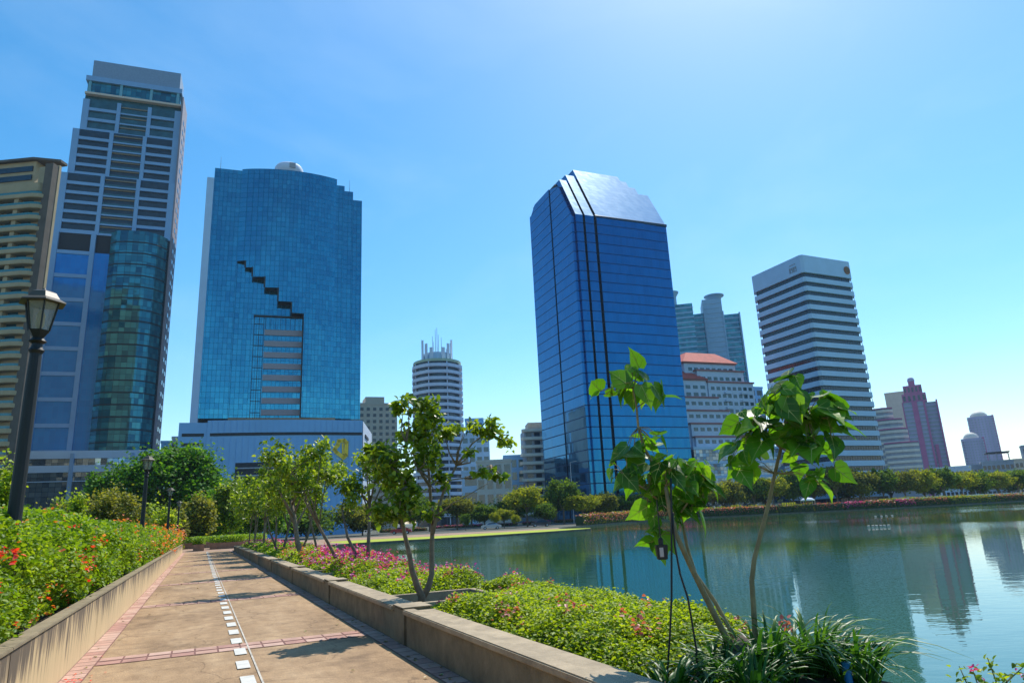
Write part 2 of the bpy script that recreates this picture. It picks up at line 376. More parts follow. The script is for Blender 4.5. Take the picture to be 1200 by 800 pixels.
mm1 = nd(nt, 'ShaderNodeMix', data_type='RGBA', blend_type='MULTIPLY'); mm1.inputs[0].default_value = 1; L.new(r1.outputs[0], mm1.inputs[6]); L.new(r2.outputs[0], mm1.inputs[7])
mm2 = nd(nt, 'ShaderNodeMix', data_type='RGBA', blend_type='MULTIPLY'); mm2.inputs[0].default_value = 1; L.new(mm1.outputs[2], mm2.inputs[6]); L.new(r3.outputs[0], mm2.inputs[7])
vor = nd(nt, 'ShaderNodeTexVoronoi', Scale=0.55); vor.feature = 'DISTANCE_TO_EDGE'
nw = nd(nt, 'ShaderNodeTexNoise', Scale=1.6, Detail=5.0); L.new(tc.outputs['Object'], nw.inputs['Vector'])
wv = nd(nt, 'ShaderNodeMix', data_type='RGBA', blend_type='ADD'); wv.inputs[0].default_value = 0.7; L.new(tc.outputs['Object'], wv.inputs[6]); L.new(nw.outputs['Color'], wv.inputs[7]); L.new(wv.outputs[2], vor.inputs['Vector'])
rc = ramp(nt, [(0.0, (0.5, 0.47, 0.44)), (0.006, (0.8, 0.78, 0.76)), (0.012, (1, 1, 1))]); L.new(vor.outputs['Distance'], rc.inputs[0])
mm3 = nd(nt, 'ShaderNodeMix', data_type='RGBA', blend_type='MULTIPLY'); mm3.inputs[0].default_value = .8; L.new(mm2.outputs[2], mm3.inputs[6]); L.new(rc.outputs[0], mm3.inputs[7])
nst = nd(nt, 'ShaderNodeTexNoise', Scale=0.35, Detail=7.0, Roughness=0.75); L.new(tc.outputs['Object'], nst.inputs['Vector'])
rst = ramp(nt, [(0.36, (0.66, 0.64, 0.63)), (0.47, (0.95, 0.95, 0.95)), (0.62, (1.0, 1.0, 1.0)), (0.72, (1.16, 1.15, 1.16))]); L.new(nst.outputs['Fac'], rst.inputs[0])
mm4 = nd(nt, 'ShaderNodeMix', data_type='RGBA', blend_type='MULTIPLY'); mm4.inputs[0].default_value = 1; L.new(mm3.outputs[2], mm4.inputs[6]); L.new(rst.outputs[0], mm4.inputs[7])
L.new(mm4.outputs[2], p.inputs['Base Color']); p.inputs['Roughness'].default_value = 0.85
bb = nd(nt, 'ShaderNodeBump', Strength=0.4, Distance=0.006); L.new(nb.outputs['Fac'], bb.inputs['Height']); L.new(bb.outputs[0], p.inputs['Normal'])
M['aggregate'] = m
M['pink_tile'] = simple('pink_tile', (0.46, 0.27, 0.2), 0.8, var=0.22, scale=5)
M['red_joint'] = simple('red_joint', (0.2, 0.09, 0.07), 0.85, var=0.3, scale=6)
M['road_paint'] = simple('road_paint', (0.60, 0.58, 0.52), 0.75, var=0.14, scale=7)
M['paint_line'] = simple('paint_line', (0.5, 0.45, 0.37), 0.8, var=0.35, scale=6)

path_root = empty('path', (0, 0, 0), AZ); tag(path_root, kind='structure')   # local x across, y along
# in this frame: x = t, y = s
mb = MB(); mb.box(-1.42, 2.62, -12, 69, -0.5, 0.0)
mb.build('path_surface', M['aggregate'], path_root)
mb = MB()
rnd = random.Random(3)
def tile_row(mb, x0, x1, y0, y1, nx, ny, z, gap=0.012, rnd=rnd):
    for i in range(nx):
        for j in range(ny):
            a = x0 + (x1 - x0) * i / nx; b = x0 + (x1 - x0) * (i + 1) / nx
            c = y0 + (y1 - y0) * j / ny; d = y0 + (y1 - y0) * (j + 1) / ny
            mb.face([(a + gap, c + gap, z), (b - gap, c + gap, z), (b - gap, d - gap, z), (a + gap, d - gap, z)], rnd.choice((0, 0, 1, 2)))
bands = [4.0, 11.3, 19.0, 26.4, 33.2, 40.4, 47.5, 54.6, 61.8]
# joints under the tiles
jb = MB()
jb.face([(-1.42, -12, .004), (-1.16, -12, .004), (-1.16, 69, .004), (-1.42, 69, .004)])
jb.face([(2.38, -12, .004), (2.62, -12, .004), (2.62, 69, .004), (2.38, 69, .004)])
for s0 in bands: jb.face([(-1.16, s0 - .3, .004), (2.38, s0 - .3, .004), (2.38, s0 + .3, .004), (-1.16, s0 + .3, .004)])
jb.build('tile_joint', M['red_joint'], path_root)
tile_row(mb, -1.42, -1.16, -12, 69, 1, 270, .008); tile_row(mb, 2.38, 2.62, -12, 69, 1, 270, .008)
for s0 in bands:
    tile_row(mb, -1.16, 2.38, s0 - .3, s0 - .03, 12, 1, .008); tile_row(mb, -1.16, 2.38, s0 + .03, s0 + .3, 12, 1, .008)
mb.build('edge_tiles', [M['pink_tile'], simple('pink_tile_pale', (0.52, 0.33, 0.25), 0.8, var=0.2, scale=5), simple('pink_tile_red', (0.4, 0.21, 0.16), 0.8, var=0.2, scale=5)], path_root)
mb = MB()
s0 = 1.1
while s0 < 68:
    j = rnd.uniform(-.012, .012); mb.face([(.505 + j, s0, .012), (.655 + j, s0, .012), (.655 + j, s0 + .55, .012), (.505 + j, s0 + .55, .012)]); s0 += 1.05
mb.build('lane_dashes', M['road_paint'], path_root)
mb = MB(); mb.face([(.70, -12, .010), (.722, -12, .010), (.722, 69, .010), (.70, 69, .010)])
mb.build('thin_line', M['paint_line'], path_root)
mb = MB(); mb.box(-4, 13, 69, 96, -0.5, 0.0); mb.build('plaza_surface', M['brown_paving'], path_root)

# lawn, pavements, road beyond the head of the lake
def sheet(name, pts, z, mat):
    ps = [Vector((a, b, 0)) for a, b in pts]; t = geometry.tessellate_polygon([ps])
    mb = MB(); mb.v = [(q.x, q.y, z) for q in ps]; mb.f = [tuple(x) for x in t]; mb.m = [0] * len(t)
    return tag(mb.build(name, mat), kind='structure')
a_, b_ = PW(71, 6.4), PW(91, 10.6)
sheet('lawn', [(a_.x, a_.y), (b_.x, b_.y), (-19.5, 93.6), (-6, 98.6), (4.5, 106.1), (11.1, 114.1), (11.5, 117.4), (7.9, 122), (2, 121), (-14, 112), (-32, 108), (-44, 96)], GZ + .008, M['lawn'])
sheet('pavement', [(-44, 96.2), (-32, 108.2), (-14, 112.2), (2, 121.2), (6.9, 123), (6.9, 134), (-14, 134), (-60, 126), (-60, 96)], GZ + .012, M['brown_paving'])
sheet('road', [(-90, 150), (0, 160), (30, 222), (60, 240), (130, 252), (240, 310), (420, 420), (414, 426), (236, 318), (126, 260), (56, 248), (24, 230), (-6, 168), (-90, 158)], GZ + .016, M['asphalt'])
sheet('far_verge', [(14, 153), (30, 184), (49, 204), (78, 208), (107, 212), (140, 223), (171, 241), (262, 291), (255, 302), (160, 252), (128, 238), (100, 226), (60, 222), (38, 212), (16, 180)], GZ + .02, M['lawn'])

# ------------------------------------------------------------------ planter walls
m, nt, p = newmat('stained_render'); L = nt.links        # cream render with dark runs below the coping
tc = nd(nt, 'ShaderNodeTexCoord'); sp = nd(nt, 'ShaderNodeSeparateXYZ'); L.new(tc.outputs['Object'], sp.inputs[0])
mpp = nd(nt, 'ShaderNodeMapping'); mpp.inputs['Scale'].default_value = (1.0, 3.6, 0.30); L.new(tc.outputs['Object'], mpp.inputs[0])
ns = nd(nt, 'ShaderNodeTexNoise', Scale=2.2, Detail=6.0, Roughness=0.7); L.new(mpp.outputs[0], ns.inputs['Vector'])
nl = nd(nt, 'ShaderNodeTexNoise', Scale=0.9, Detail=3.0); L.new(tc.outputs['Object'], nl.inputs['Vector'])
zr = nd(nt, 'ShaderNodeMapRange'); zr.inputs['From Min'].default_value = 0.0; zr.inputs['From Max'].default_value = 0.75; L.new(sp.outputs['Z'], zr.inputs['Value'])
k1 = nd(nt, 'ShaderNodeMath', operation='MULTIPLY_ADD'); L.new(zr.outputs[0], k1.inputs[0]); k1.inputs[1].default_value = 0.34; L.new(ns.outputs['Fac'], k1.inputs[2])
k2 = nd(nt, 'ShaderNodeMath', operation='MULTIPLY_ADD'); L.new(nl.outputs['Fac'], k2.inputs[0]); k2.inputs[1].default_value = 0.35; L.new(k1.outputs[0], k2.inputs[2])
rr = ramp(nt, [(0.55, (0.66, 0.49, 0.27)), (0.86, (0.56, 0.41, 0.22)), (0.93, (0.30, 0.22, 0.13)), (1.0, (0.12, 0.09, 0.06))]); L.new(k2.outputs[0], rr.inputs[0])
L.new(rr.outputs[0], p.inputs['Base Color']); p.inputs['Roughness'].default_value = 0.9
bb = nd(nt, 'ShaderNodeBump', Strength=0.25, Distance=0.01); L.new(ns.outputs['Fac'], bb.inputs['Height']); L.new(bb.outputs[0], p.inputs['Normal'])
M['render'] = m
M['coping'] = simple('coping', (0.24, 0.19, 0.115), 0.9, var=0.3, scale=3, bump=0.3)
M['shaded_concrete'] = simple('shaded_concrete', (0.2, 0.16, 0.095), 0.9, var=0.35, scale=2.5, bump=0.35)  # low wall's path side: its shade is put into this darker colour
M['sunlit_concrete'] = simple('sunlit_concrete', (0.36, 0.28, 0.18), 0.9, var=0.3, scale=3, bump=0.35)  # same concrete where sun hits the flat tops, light put into the colour

wl = empty('planter_wall', (0, 0, 0), AZ, 'tall cream rendered planter wall with dark rain streaks under the red flowering hedge', 'wall')
segs = [(-12, -4.5), (-4.5, 3.1), (3.1, 7.5), (7.5, 13.2), (13.2, 20), (20, 27), (27, 34), (34, 41), (41, 48), (48, 55), (55, 62), (62, 70)]
for a, b in segs:
    mb = MB(); mb.box(-1.55, -1.42, a + .006, b - .006, -.5, .70); mb.build('wall_panel', M['render'], wl, bevel=.008)
    mb = MB(); mb.box(-1.57, -1.405, a + .004, b - .004, .703, .735); mb.build('coping', M['coping'], wl, bevel=.006)
mb = MB(); mb.box(-5.2, -1.56, -12, 70, -.5, .62); tag(mb.build('planting_soil', M['soil']), kind='structure').rotation_euler = (0, 0, AZ)

wr = empty('planter_wall', (0, 0, 0), AZ, 'low weathered concrete planter wall with a flat coping between the path and the lakeside bed', 'wall')
piers = [-4.5, 3.0, 10.0, 16.2, 23.0, 29.8, 36.6, 43.4, 50.2, 57.0, 63.8]
for i in range(len(piers) - 1):
    a, b = piers[i] + .3, piers[i + 1] - .3
    mb = MB(); mb.box(2.62, 2.86, a + .01, b - .01, -.5, .40); mb.build('wall_panel', M['shaded_concrete'], wr, bevel=.01)
    mb = MB(); mb.box(2.57, 2.74, a, b, .403, .47); mb.box(2.743, 3.02, a, b, .38, .445); mb.build('coping', M['sunlit_concrete'], wr, bevel=.012)
for s0 in piers:
    mb = MB(); mb.box(2.60, 2.99, s0 - .28, s0 + .28, -.5, .47); mb.build('pier', M['shaded_concrete'], wr, bevel=.015)
    mb = MB(); mb.box(2.575, 3.01, s0 - .285, s0 + .285, .473, .49); mb.build('pier_cap', M['sunlit_concrete'], wr, bevel=.01)
mb = MB(); mb.box(2.87, 5.02, -12, 66, -1.5, .22); o = tag(mb.build('bed_soil', M['soil']), kind='structure'); o.rotation_euler = (0, 0, AZ)
# tree pits: pairs of concrete beams across the bed either side of each trunk
for s0, lab in ((11.7, 'square of concrete beams framing the foot of the forked tree nearest the low wall corner'),
                (20.7, 'concrete beams framing the twin trunks beside the magenta flowers')):
    pit = empty('tree_pit_frame', (0, 0, 0), AZ, lab, 'tree pit')
    for q in (-.75, .75):
        mb = MB(); mb.box(3.03, 4.55, s0 + q - .06, s0 + q + .06, .2, .40); mb.build('beam', M['sunlit_concrete'], pit, bevel=.008)
    mb = MB(); mb.box(4.553, 4.67, s0 - .81, s0 + .81, .2, .395); mb.build('beam', M['sunlit_concrete'], pit, bevel=.008)

# ------------------------------------------------------------------ buildings
def fp(root, deg, x, y, off=0.0):     # facade coordinates (along, up) of what is seen in direction (x, y)
    a = R(deg); u = np.array([math.cos(a), math.sin(a)]); n = np.array([-math.sin(a), math.cos(a)])
    d = ray(x, y); k = (np.array(root) @ n + off) / (d[:2] @ n); q = k * d
    return float((q[:2] - np.array(root)) @ u), float(q[2] + EYE)
def bld(name, root, deg, label, cat='building', group=None):
    return empty(name, (root[0], root[1], 0), R(deg), label, cat, group)
def rep(o, n, dx=0, dy=0, dz=0):      # n copies of a part, each an object of its own
    par = o.parent
    for i in range(1, n):
        c = o.copy(); COL.objects.link(c); c.parent = par
        c.location = (o.location.x + dx * i, o.location.y + dy * i, o.location.z + dz * i)
        KIDS.setdefault(par.name, []).append(c)
GB = GZ - .05
M['white_panel'] = simple('white_panel', (0.40, 0.57, 0.75), 0.45, var=0.06, scale=0.2)
M['blue_cladding'] = simple('blue_cladding', (0.17, 0.40, 0.68), 0.4, var=0.07, scale=0.15)
M['pale_stone'] = simple('pale_stone', (0.62, 0.58, 0.50), 0.7, var=0.08, scale=0.3)
M['beige_wall'] = simple('beige_wall', (0.40, 0.31, 0.18), 0.8, var=0.12, scale=0.25)
M['brown_wall'] = simple('brown_wall', (0.11, 0.09, 0.07), 0.85, var=0.2, scale=0.3)
M['tan_wall'] = simple('tan_wall', (0.60, 0.50, 0.40), 0.8, var=0.08, scale=0.3)
M['white_wall'] = simple('white_wall', (0.56, 0.64, 0.76), 0.7, var=0.06, scale=0.3)
M['grey_wall'] = simple('grey_wall', (0.3, 0.33, 0.38), 0.8, var=0.12, scale=0.3)
M['pink_wall'] = simple('pink_wall', (0.44, 0.12, 0.25), 0.7, var=0.12, scale=0.2)
M['lavender_wall'] = simple('lavender_wall', (0.40, 0.36, 0.52), 0.7, var=0.1, scale=0.1)
M['red_roof'] = simple('red_roof', (0.55, 0.10, 0.07), 0.75, var=0.2, scale=0.6)
M['dark_window'] = simple('dark_window', (0.018, 0.03, 0.045), 0.12, var=0.35, scale=0.35, spec=0.6)
M['teal_window'] = simple('teal_window', (0.02, 0.08, 0.10), 0.1, var=0.4, scale=0.4, spec=0.8)
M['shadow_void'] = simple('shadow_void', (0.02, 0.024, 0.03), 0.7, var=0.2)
M['steel'] = simple('steel', (0.42, 0.45, 0.5), 0.4, 0.6, var=0.08)
M['bronze'] = simple('bronze', (0.22, 0.17, 0.11), 0.6, var=0.15)
M['gold'] = simple('gold', (0.85, 0.58, 0.03), 0.45, var=0.1)
M['tower_panel'] = simple('tower_panel', (0.20, 0.36, 0.56), 0.4, var=0.07, scale=0.2)
M['side_panel'] = simple('side_panel', (0.24, 0.22, 0.25), 0.7, var=0.1, scale=0.2)
M['glass_deep'] = glass_wall('glass_deep', (0.008, 0.13, 0.29), (0.014, 0.165, 0.35), 1.55, 4.15, line=0.04, zline=0.40, linecol=(0.012, 0.05, 0.13), metal=0.9, rough=0.07, wob=0.014, var=0.5)
M['glass_roof'] = glass_wall('glass_roof', (0.42, 0.60, 0.74), (0.5, 0.68, 0.8), 1.55, 1.9, line=0.05, zline=0.1, linecol=(0.3, 0.45, 0.62), metal=0.8, rough=0.28, wob=0.02, var=0.4)
M['glass_teal'] = glass_wall('glass_teal', (0.015, 0.17, 0.29), (0.06, 0.36, 0.48), 1.45, 1.95, line=0.09, linecol=(0.01, 0.07, 0.12), metal=0.85, rough=0.06, wob=0.02, var=0.28, big=0.06)
M['glass_blue2'] = glass_wall('glass_blue2', (0.008, 0.17, 0.46), (0.02, 0.24, 0.58), 1.5, 2.0, line=0.06, linecol=(0.02, 0.12, 0.34), metal=0.25, rough=0.08, wob=0.015, var=0.4)
M['glass_drum'] = glass_wall('glass_drum', (0.015, 0.10, 0.15), (0.06, 0.30, 0.34), 1.7, 2.0, line=0.1, linecol=(0.008, 0.035, 0.05), metal=0.5, rough=0.07, wob=0.06, var=0.6, big=0.08)
M['glass_pod'] = glass_wall('glass_pod', (0.04, 0.08, 0.14), (0.3, 0.4, 0.5), 1.6, 1.4, line=0.08, linecol=(0.02, 0.03, 0.05), metal=0.8, rough=0.08, wob=0.08, var=0.5)

def windows(root, rects, mat, depth=0.08, y=0.0, face='front', name='window', frame=None):
    """rects: (x0, x1, z0, z1) on the plane y (front) or x (side). The first hundred are parts."""
    built = getattr(windows, 'n', {}); windows.n = built
    n = built.get(root.name, 0); extra = MB(); ne = 0
    for (a, b, c, d) in rects:
        if n < 100: mb = MB()
        else: mb = extra; ne += 1
        if face == 'front': mb.box(a, b, y - depth, y + .02, c, d)
        else: mb.box(y - .02, y + depth, a, b, c, d)
        if n < 100:
            mb.build(name, mat, root)
        n += 1
    built[root.name] = n
    if ne: tag(extra.build(name + 's_further', mat, root), kind='stuff')

# --- B8: dark blue tower with slanted glass roof
b8 = bld('glass_office_tower', (27.4, 255.4), 22, 'deep blue glass office tower with a slanted pale glass roof and dark vertical grooves', 'office tower')
def roof_prof(cut, back=42.0, y0=0.0):
    ye = y0; sl = 30 / 17.0
    yc = ye + (cut - 120) / sl
    return [(y0, GB), (y0, 120), (yc, cut), (back - 6, cut), (back, 139 if cut > 139 else cut - 4), (back, GB)]
slabs = [('tower_slab', 1.0, 4.2, 141.5, .25), ('tower_slab', 5.2, 9.2, 145.5, .12), ('tower_slab', 10.4, 33.2, 150.0, 0), ('tower_slab', 33.2, 36.2, 147.0, .12), ('tower_slab', 36.2, 39.4, 143.5, .25), ('tower_slab', 39.4, 44.4, 139.5, .37)]
for nme, a, b, cut, yo in slabs:
    pr = roof_prof(cut, 42 - yo, yo)
    k = len(pr); mb = MB(); n = 0
    mb.xprofile(pr, a, b, 0)
    mb.m[1] = 1                                    # the slanted face is the pale roof glazing
    mb.build(nme, [M['glass_deep'], M['glass_roof']], b8)
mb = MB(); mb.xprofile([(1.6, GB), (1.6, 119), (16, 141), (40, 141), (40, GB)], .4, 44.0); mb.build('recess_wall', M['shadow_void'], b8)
# left flank: two glass fields either side of a groove
mb = MB(); mb.xprofile([(1.2, GB), (1.2, 119.2), (11.5, 137.5), (19.2, 139.8), (19.2, GB)], -0.6, 0.95); mb.build('flank_slab', M['glass_deep'], b8)
mb = MB(); mb.xprofile([(20.4, GB), (20.4, 140.5), (36, 140.5), (40.6, 137), (42.2, 137), (42.2, GB)], -0.6, 0.95); mb.build('flank_slab', M['glass_deep'], b8)
mb = MB(); mb.xprofile([(0, 119.4), (0, 120.4), (.2, 120.6), (.6, 119.4)], 9.8, 44.6); mb.build('eave_gutter', M['dark_window'], b8)
mb = MB(); mb.box(24, 25.8, 22, 24, 150, 150.6); mb.build('roof_hatch', M['steel'], b8)

# --- B11: striped tower
b11 = bld('striped_office_tower', (131.1, 288.2), 25, 'white office tower striped with continuous dark window bands and a plain parapet', 'office tower')
W11, D11, C = 33.0, 33.0, 2.6
def plan(o):
    return [(C * .0 - o, -o), (W11 - C + o * .5, -o), (W11 + o, C - o * .5), (W11 + o, D11 + o), (-o, D11 + o)][:]
def plan11(o):
    return [(1.0 - o * .6, -o), (W11 - C + o * .4, -o), (W11 + o, C - o * .4), (W11 + o, D11 + o), (C - o * .4, D11 + o), (-o, D11 - C + o * .4), (-o, 1.0 - o * .6)]
mb = MB(); mb.prism(plan11(-1.0), GB, 103); mb.build('window_core', M['dark_window'], b11)
FH = 4.27
for i in range(24):
    if i == 0:
        mb = MB(); mb.prism(plan11(0), 0, 2.25); ring = mb.build('spandrel_band', M['white_panel'], b11, bevel=.08)
        ring.location.z = 101.5 - FH + .15
rep(ring, 24, dz=-FH)
mb = MB(); mb.prism(plan11(.05), 101.7, 110); mb.build('parapet', M['white_panel'], b11, bevel=.1)
mb = MB()
for z in range(24):
    zz = 101.5 - FH * (z + 1) + 2.4
    for k_ in range(1, 21): mb.box(k_ * 1.55 - .06, k_ * 1.55 + .06, .95 - .02, 1.0 + .1, zz, zz + 1.9)
    for k_ in range(1, 21): mb.box(.9, 1.02, k_ * 1.55 - .06, k_ * 1.55 + .06, zz, zz + 1.9)
mb.build('mullions', simple('dark_frame', (.05, .07, .1), .5), b11)
mb = MB(); mb.box(6, 27, 6, 27, 110.002, 112.5); mb.build('plant_room', M['pale_stone'], b11)
mb = MB()          # round brown emblem near the right end of the parapet
mb.lathe([(1.9, 0), (1.9, .25), (1.5, .3)], 20); o = mb.build('emblem', simple('emblem_brown', (.30, .12, .05), .6), b11); o.location = (28.0, -.12, 105.4); o.rotation_euler = (R(90), 0, 0)
mb = MB()
for q in (-.9, -.3, .3, .9): mb.box(28.0 + q - .12, 28.0 + q + .12, -.6, -.45, 104.3, 106.6)
mb.build('emblem_bars', M['bronze'], b11)
mb = MB()          # grey lettering on the left face: two small lines of characters
for i, q in enumerate((3.4, 4.5, 5.6, 6.7)):
    mb.box(-.25, -.08, q, q + .28, 103.6, 105.6); mb.box(-.25, -.08, q + .45, q + .75, 103.6 if i % 2 else 104.6, 105.6); mb.box(-.25, -.08, q, q + .75, 103.3, 103.6)
for q in (3.8, 5.0, 6.2): mb.box(-.25, -.08, q, q + .8, 106.6, 107.0)
mb.build('sign_letters', M['grey_wall'], b11)

# --- B3: blue teal glass tower on a clad podium
b3 = bld('curved_glass_tower', (-110.8, 230.4), 19, 'wide teal blue glass tower with a bowed front cut by a dark staircase notch', 'office tower')
T0 = 39.6
mb = MB(); mb.box(2.4, 12.0, 0.0, 30, T0, 134.3); mb.build('glass_wing', M['glass_teal'], b3)
for a, b, z in ((47, 50, 132.4), (50, 53.4, 130.6), (53.4, 57, 127.5)):
    mb = MB(); mb.box(a, b, 0.0 + (a - 47) * .25, 30, T0, z); mb.build('glass_wing', M['glass_teal'], b3)
def arc(x): return -3.3 * math.sin(math.pi * max(0, min(1, (x - 12) / 35.0))) ** .8 - .25
mb = MB(); mb.box(12.0, 47.0, 1.0, 30, T0, 134.0); mb.build('inner_wall', M['glass_teal'], b3)
xs = [12, 15.1, 17.7, 22.1, 26.9, 31.7, 36.0, 38, 40, 42, 44.5, 47]
bot = [97.5, 94.9, 91.2, 87.1, 81.9, 77.8, T0, T0, T0, T0, T0]
fine = []
for i in range(len(bot)):
    k = 2
    for j in range(k):
        a = xs[i] + (xs[i + 1] - xs[i]) * j / k; b = xs[i] + (xs[i + 1] - xs[i]) * (j + 1) / k
        fine.append((a, b, bot[i]))
mb = MB()
for i, (a, b, z) in enumerate(fine):
    ya, yb = arc(a), arc(b)
    mb.face([(a, ya, z), (b, yb, z), (b, yb, 134.8), (a, ya, 134.8)], 0)
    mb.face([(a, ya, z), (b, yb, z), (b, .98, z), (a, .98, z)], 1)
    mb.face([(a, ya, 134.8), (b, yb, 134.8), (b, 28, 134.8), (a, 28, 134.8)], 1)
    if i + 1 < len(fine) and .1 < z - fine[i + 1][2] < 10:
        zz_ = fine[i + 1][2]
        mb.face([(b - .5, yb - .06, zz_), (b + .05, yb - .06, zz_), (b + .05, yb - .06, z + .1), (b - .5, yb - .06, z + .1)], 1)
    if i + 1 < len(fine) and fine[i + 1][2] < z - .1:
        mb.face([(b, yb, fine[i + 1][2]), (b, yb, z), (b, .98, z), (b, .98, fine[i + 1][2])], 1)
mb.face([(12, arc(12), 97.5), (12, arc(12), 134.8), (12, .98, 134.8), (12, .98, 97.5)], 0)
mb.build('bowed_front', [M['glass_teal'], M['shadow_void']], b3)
mb = MB(); mb.box(0.0, 2.38, -.4, 30, 32.6, 130); mb.build('side_fin', M['white_panel'], b3)
mb = MB(); mb.box(-.9, -.02, 8, 12, 112, 124); mb.build('service_duct', M['grey_wall'], b3)
# framed bay with grey bands, set in the foot of the notch
mb = MB(); mb.box(18.8, 36.0, .55, .99, T0, 77.0); mb.build('recess_glass', M['glass_teal'], b3)
mb = MB()
for i in range(9): mb.box(18.8, 22.2, .40, .54, T0 + 2 + i * 4.05, T0 + 2.22 + i * 4.05)
for q in (18.8, 20.5, 22.1): mb.box(q, q + .18, .36, .54, T0, 76.8)
for q in np.arange(22.8, 36, 1.7): mb.box(q, q + .12, .38, .54, 72.2, 76.8)
mb.box(18.6, 36.0, .2, .54, 76.8, 77.5)
mb.build('bay_frame', M['shadow_void'], b3)
for i in range(8):
    if i == 0:
        mb = MB(); mb.box(22.5, 35.6, .05, .50, 0, 2.05); g = mb.build('grey_band', M['pale_stone'] if False else simple('grey_band', (0.30, 0.28, 0.30), 0.7), b3); g.location.z = 70.0
rep(g, 8, dz=-4.18)
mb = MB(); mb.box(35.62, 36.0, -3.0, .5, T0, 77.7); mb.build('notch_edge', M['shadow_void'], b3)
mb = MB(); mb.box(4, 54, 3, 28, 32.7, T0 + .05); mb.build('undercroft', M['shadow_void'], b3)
mb = MB(); mb.box(12.1, 47.8, -2.4, 1.0, T0 - .9, T0 - .1); mb.build('soffit', M['bronze'], b3)
col = None
for q in (16.6, 26.0, 36.9, 45.0):
    mb = MB(); mb.lathe([(.55, 32.6), (.55, T0 - .9)], 12, c=(q, -1.8)); mb.build('column', M['white_panel'], b3, smooth=False)
ztop = fp((-110.8, 230.4), 19, 338, 194, 4)[1]
mb = MB(); mb.lathe([(5.4, 134.85), (5.4, ztop - 1.6), (4.8, ztop - .6), (3.2, ztop), (.1, ztop + .1)], 28, c=(28.8, 4.6)); mb.build('roof_drum', M['white_wall'], b3, smooth=True)
mb = MB(); mb.box(28.9, 31.2, -.95, -.6, 137.5, ztop - 1.2); mb.build('drum_door', M['grey_wall'], b3)
for q, z in ((4.2, 134.4), (52.0, 130.7)):
    mb = MB(); mb.tube([(q, 1.0, z), (q, 1.0, z + 5.2)], [.12, .04], 6); mb.build('antenna', M['steel'], b3)

pod = bld('clad_podium_building', (-94.7, 190.6), 19, 'pale blue clad block with dark slots and a gold emblem under the teal tower', 'building')
def bow(x): return -1.6 * math.sin(math.pi * max(0, min(1, (x - 7.4) / 43.6)))
pl = [(7.4 + (50.8 - 7.4) * i / 14, bow(7.4 + (50.8 - 7.4) * i / 14)) for i in range(15)] + [(53.2, 38), (7.4, 38)]
mb = MB(); mb.prism(pl, GB, 32.6, 0, 1); mb.build('clad_wall', [M['blue_cladding'], M['grey_wall']], pod)
mb = MB(); mb.box(0.0, 7.36, .3, 38, GB, 32.0); mb.build('clad_wall', M['blue_cladding'], pod)
mb = MB(); mb.prism([(50.95, .1), (57.4, 31), (57.0, 33), (53.3, 37.9), (51.0, .5)], GB, 32.4); mb.build('side_wall', M['white_wall'], pod)
for i in range(26):
    x = 8.6 + i * 1.66
    if i == 0: pass
    mb = MB() if i == 0 else mb
    mb.box(x - .07, x + .07, bow(x) - .12, bow(x) + .02, GB, 27.6); mb.box(x - .07, x + .07, bow(x) - .12, bow(x) + .02, 29.3, 32.5)
mb.build('cladding_seams', M['blue_cladding'], pod)
mb = MB()
for i in range(14):
    a, b = 8.2 + i * 3.03, 8.2 + (i + 1) * 3.03
    mb.face([(a, bow(a) - .14, 28.1), (b, bow(b) - .14, 28.1), (b, bow(b) - .14, 28.95), (a, bow(a) - .14, 28.95)])
mb.build('slot', M['shadow_void'], pod)
for z in (28.1, 25.4): mb = MB(); mb.box(.9, 6.6, .16, .34, z, z + .85); mb.build('slot', M['shadow_void'], pod)
for z in (28.2, 25.2, 22.1, 19.0, 15.8, 12.6):
    mb = MB(); mb.prism([(52.13, 5.2), (54.27, 15.5), (54.5, 15.5), (52.36, 5.2)], z, z + .8); mb.build('slot', M['shadow_void'], pod)
mb = MB(); mb.prism([(15.4 + (34 - 15.4) * i / 6, bow(15.4 + (34 - 15.4) * i / 6) - .15) for i in range(7)] + [(34, .5), (15.4, .5)], 6, 20.4); mb.build('louvre_recess', M['shadow_void'], pod)
for i in range(6):
    if i == 0:
        mb = MB(); mb.prism([(15.6 + (33.8 - 15.6) * j / 6, bow(15.6 + (33.8 - 15.6) * j / 6) - .35) for j in range(7)] + [(33.8, -1.0), (15.6, -.6)], 0, .35); lv = mb.build('louvre', M['grey_wall'], pod); lv.location.z = 18.7
rep(lv, 6, dz=-2.1)
# the gold emblem: a bent triangular loop
ex, ez = 44.4, 21.9; ey = bow(44.4) - .32
def strip(pts, w, m=0):
    mb2 = MB()
    for (a, b) in zip(pts[:-1], pts[1:]):
        d = Vector((b[0] - a[0], 0, b[1] - a[1])).normalized() * w * .5; nn = Vector((-d.z, 0, d.x))
        A = Vector((a[0], ey, a[1])) - d * .6; B = Vector((b[0], ey, b[1])) + d * .6
        q = [A + nn, B + nn, B - nn, A - nn]
        n = len(mb2.v); mb2.v += [tuple(p_) for p_ in q] + [tuple(p_ + Vector((0, .28, 0))) for p_ in q]
        mb2.f += [(n, n + 1, n + 2, n + 3), (n + 7, n + 6, n + 5, n + 4)] + [(n + i, n + (i + 1) % 4, n + 4 + (i + 1) % 4, n + 4 + i) for i in range(4)]; mb2.m += [0] * 6
    return mb2
em = strip([(ex + .9, ez + 4.6), (ex - .6, ez + 4.4), (ex - .9, ez + 3.2), (ex - 1.9, ez + 1.9), (ex - 1.3, ez + 1.1), (ex + .8, ez - .5), (ex + 1.5, ez + .2), (ex + 1.6, ez + 3.9), (ex + .9, ez + 4.6)], 1.15)
em.build('gold_emblem', M['gold'], pod)
em = strip([(ex + .6, ez + .7), (ex + .5, ez + 3.6)], .5); em.build('gold_emblem', M['gold'], pod)
mb = MB()
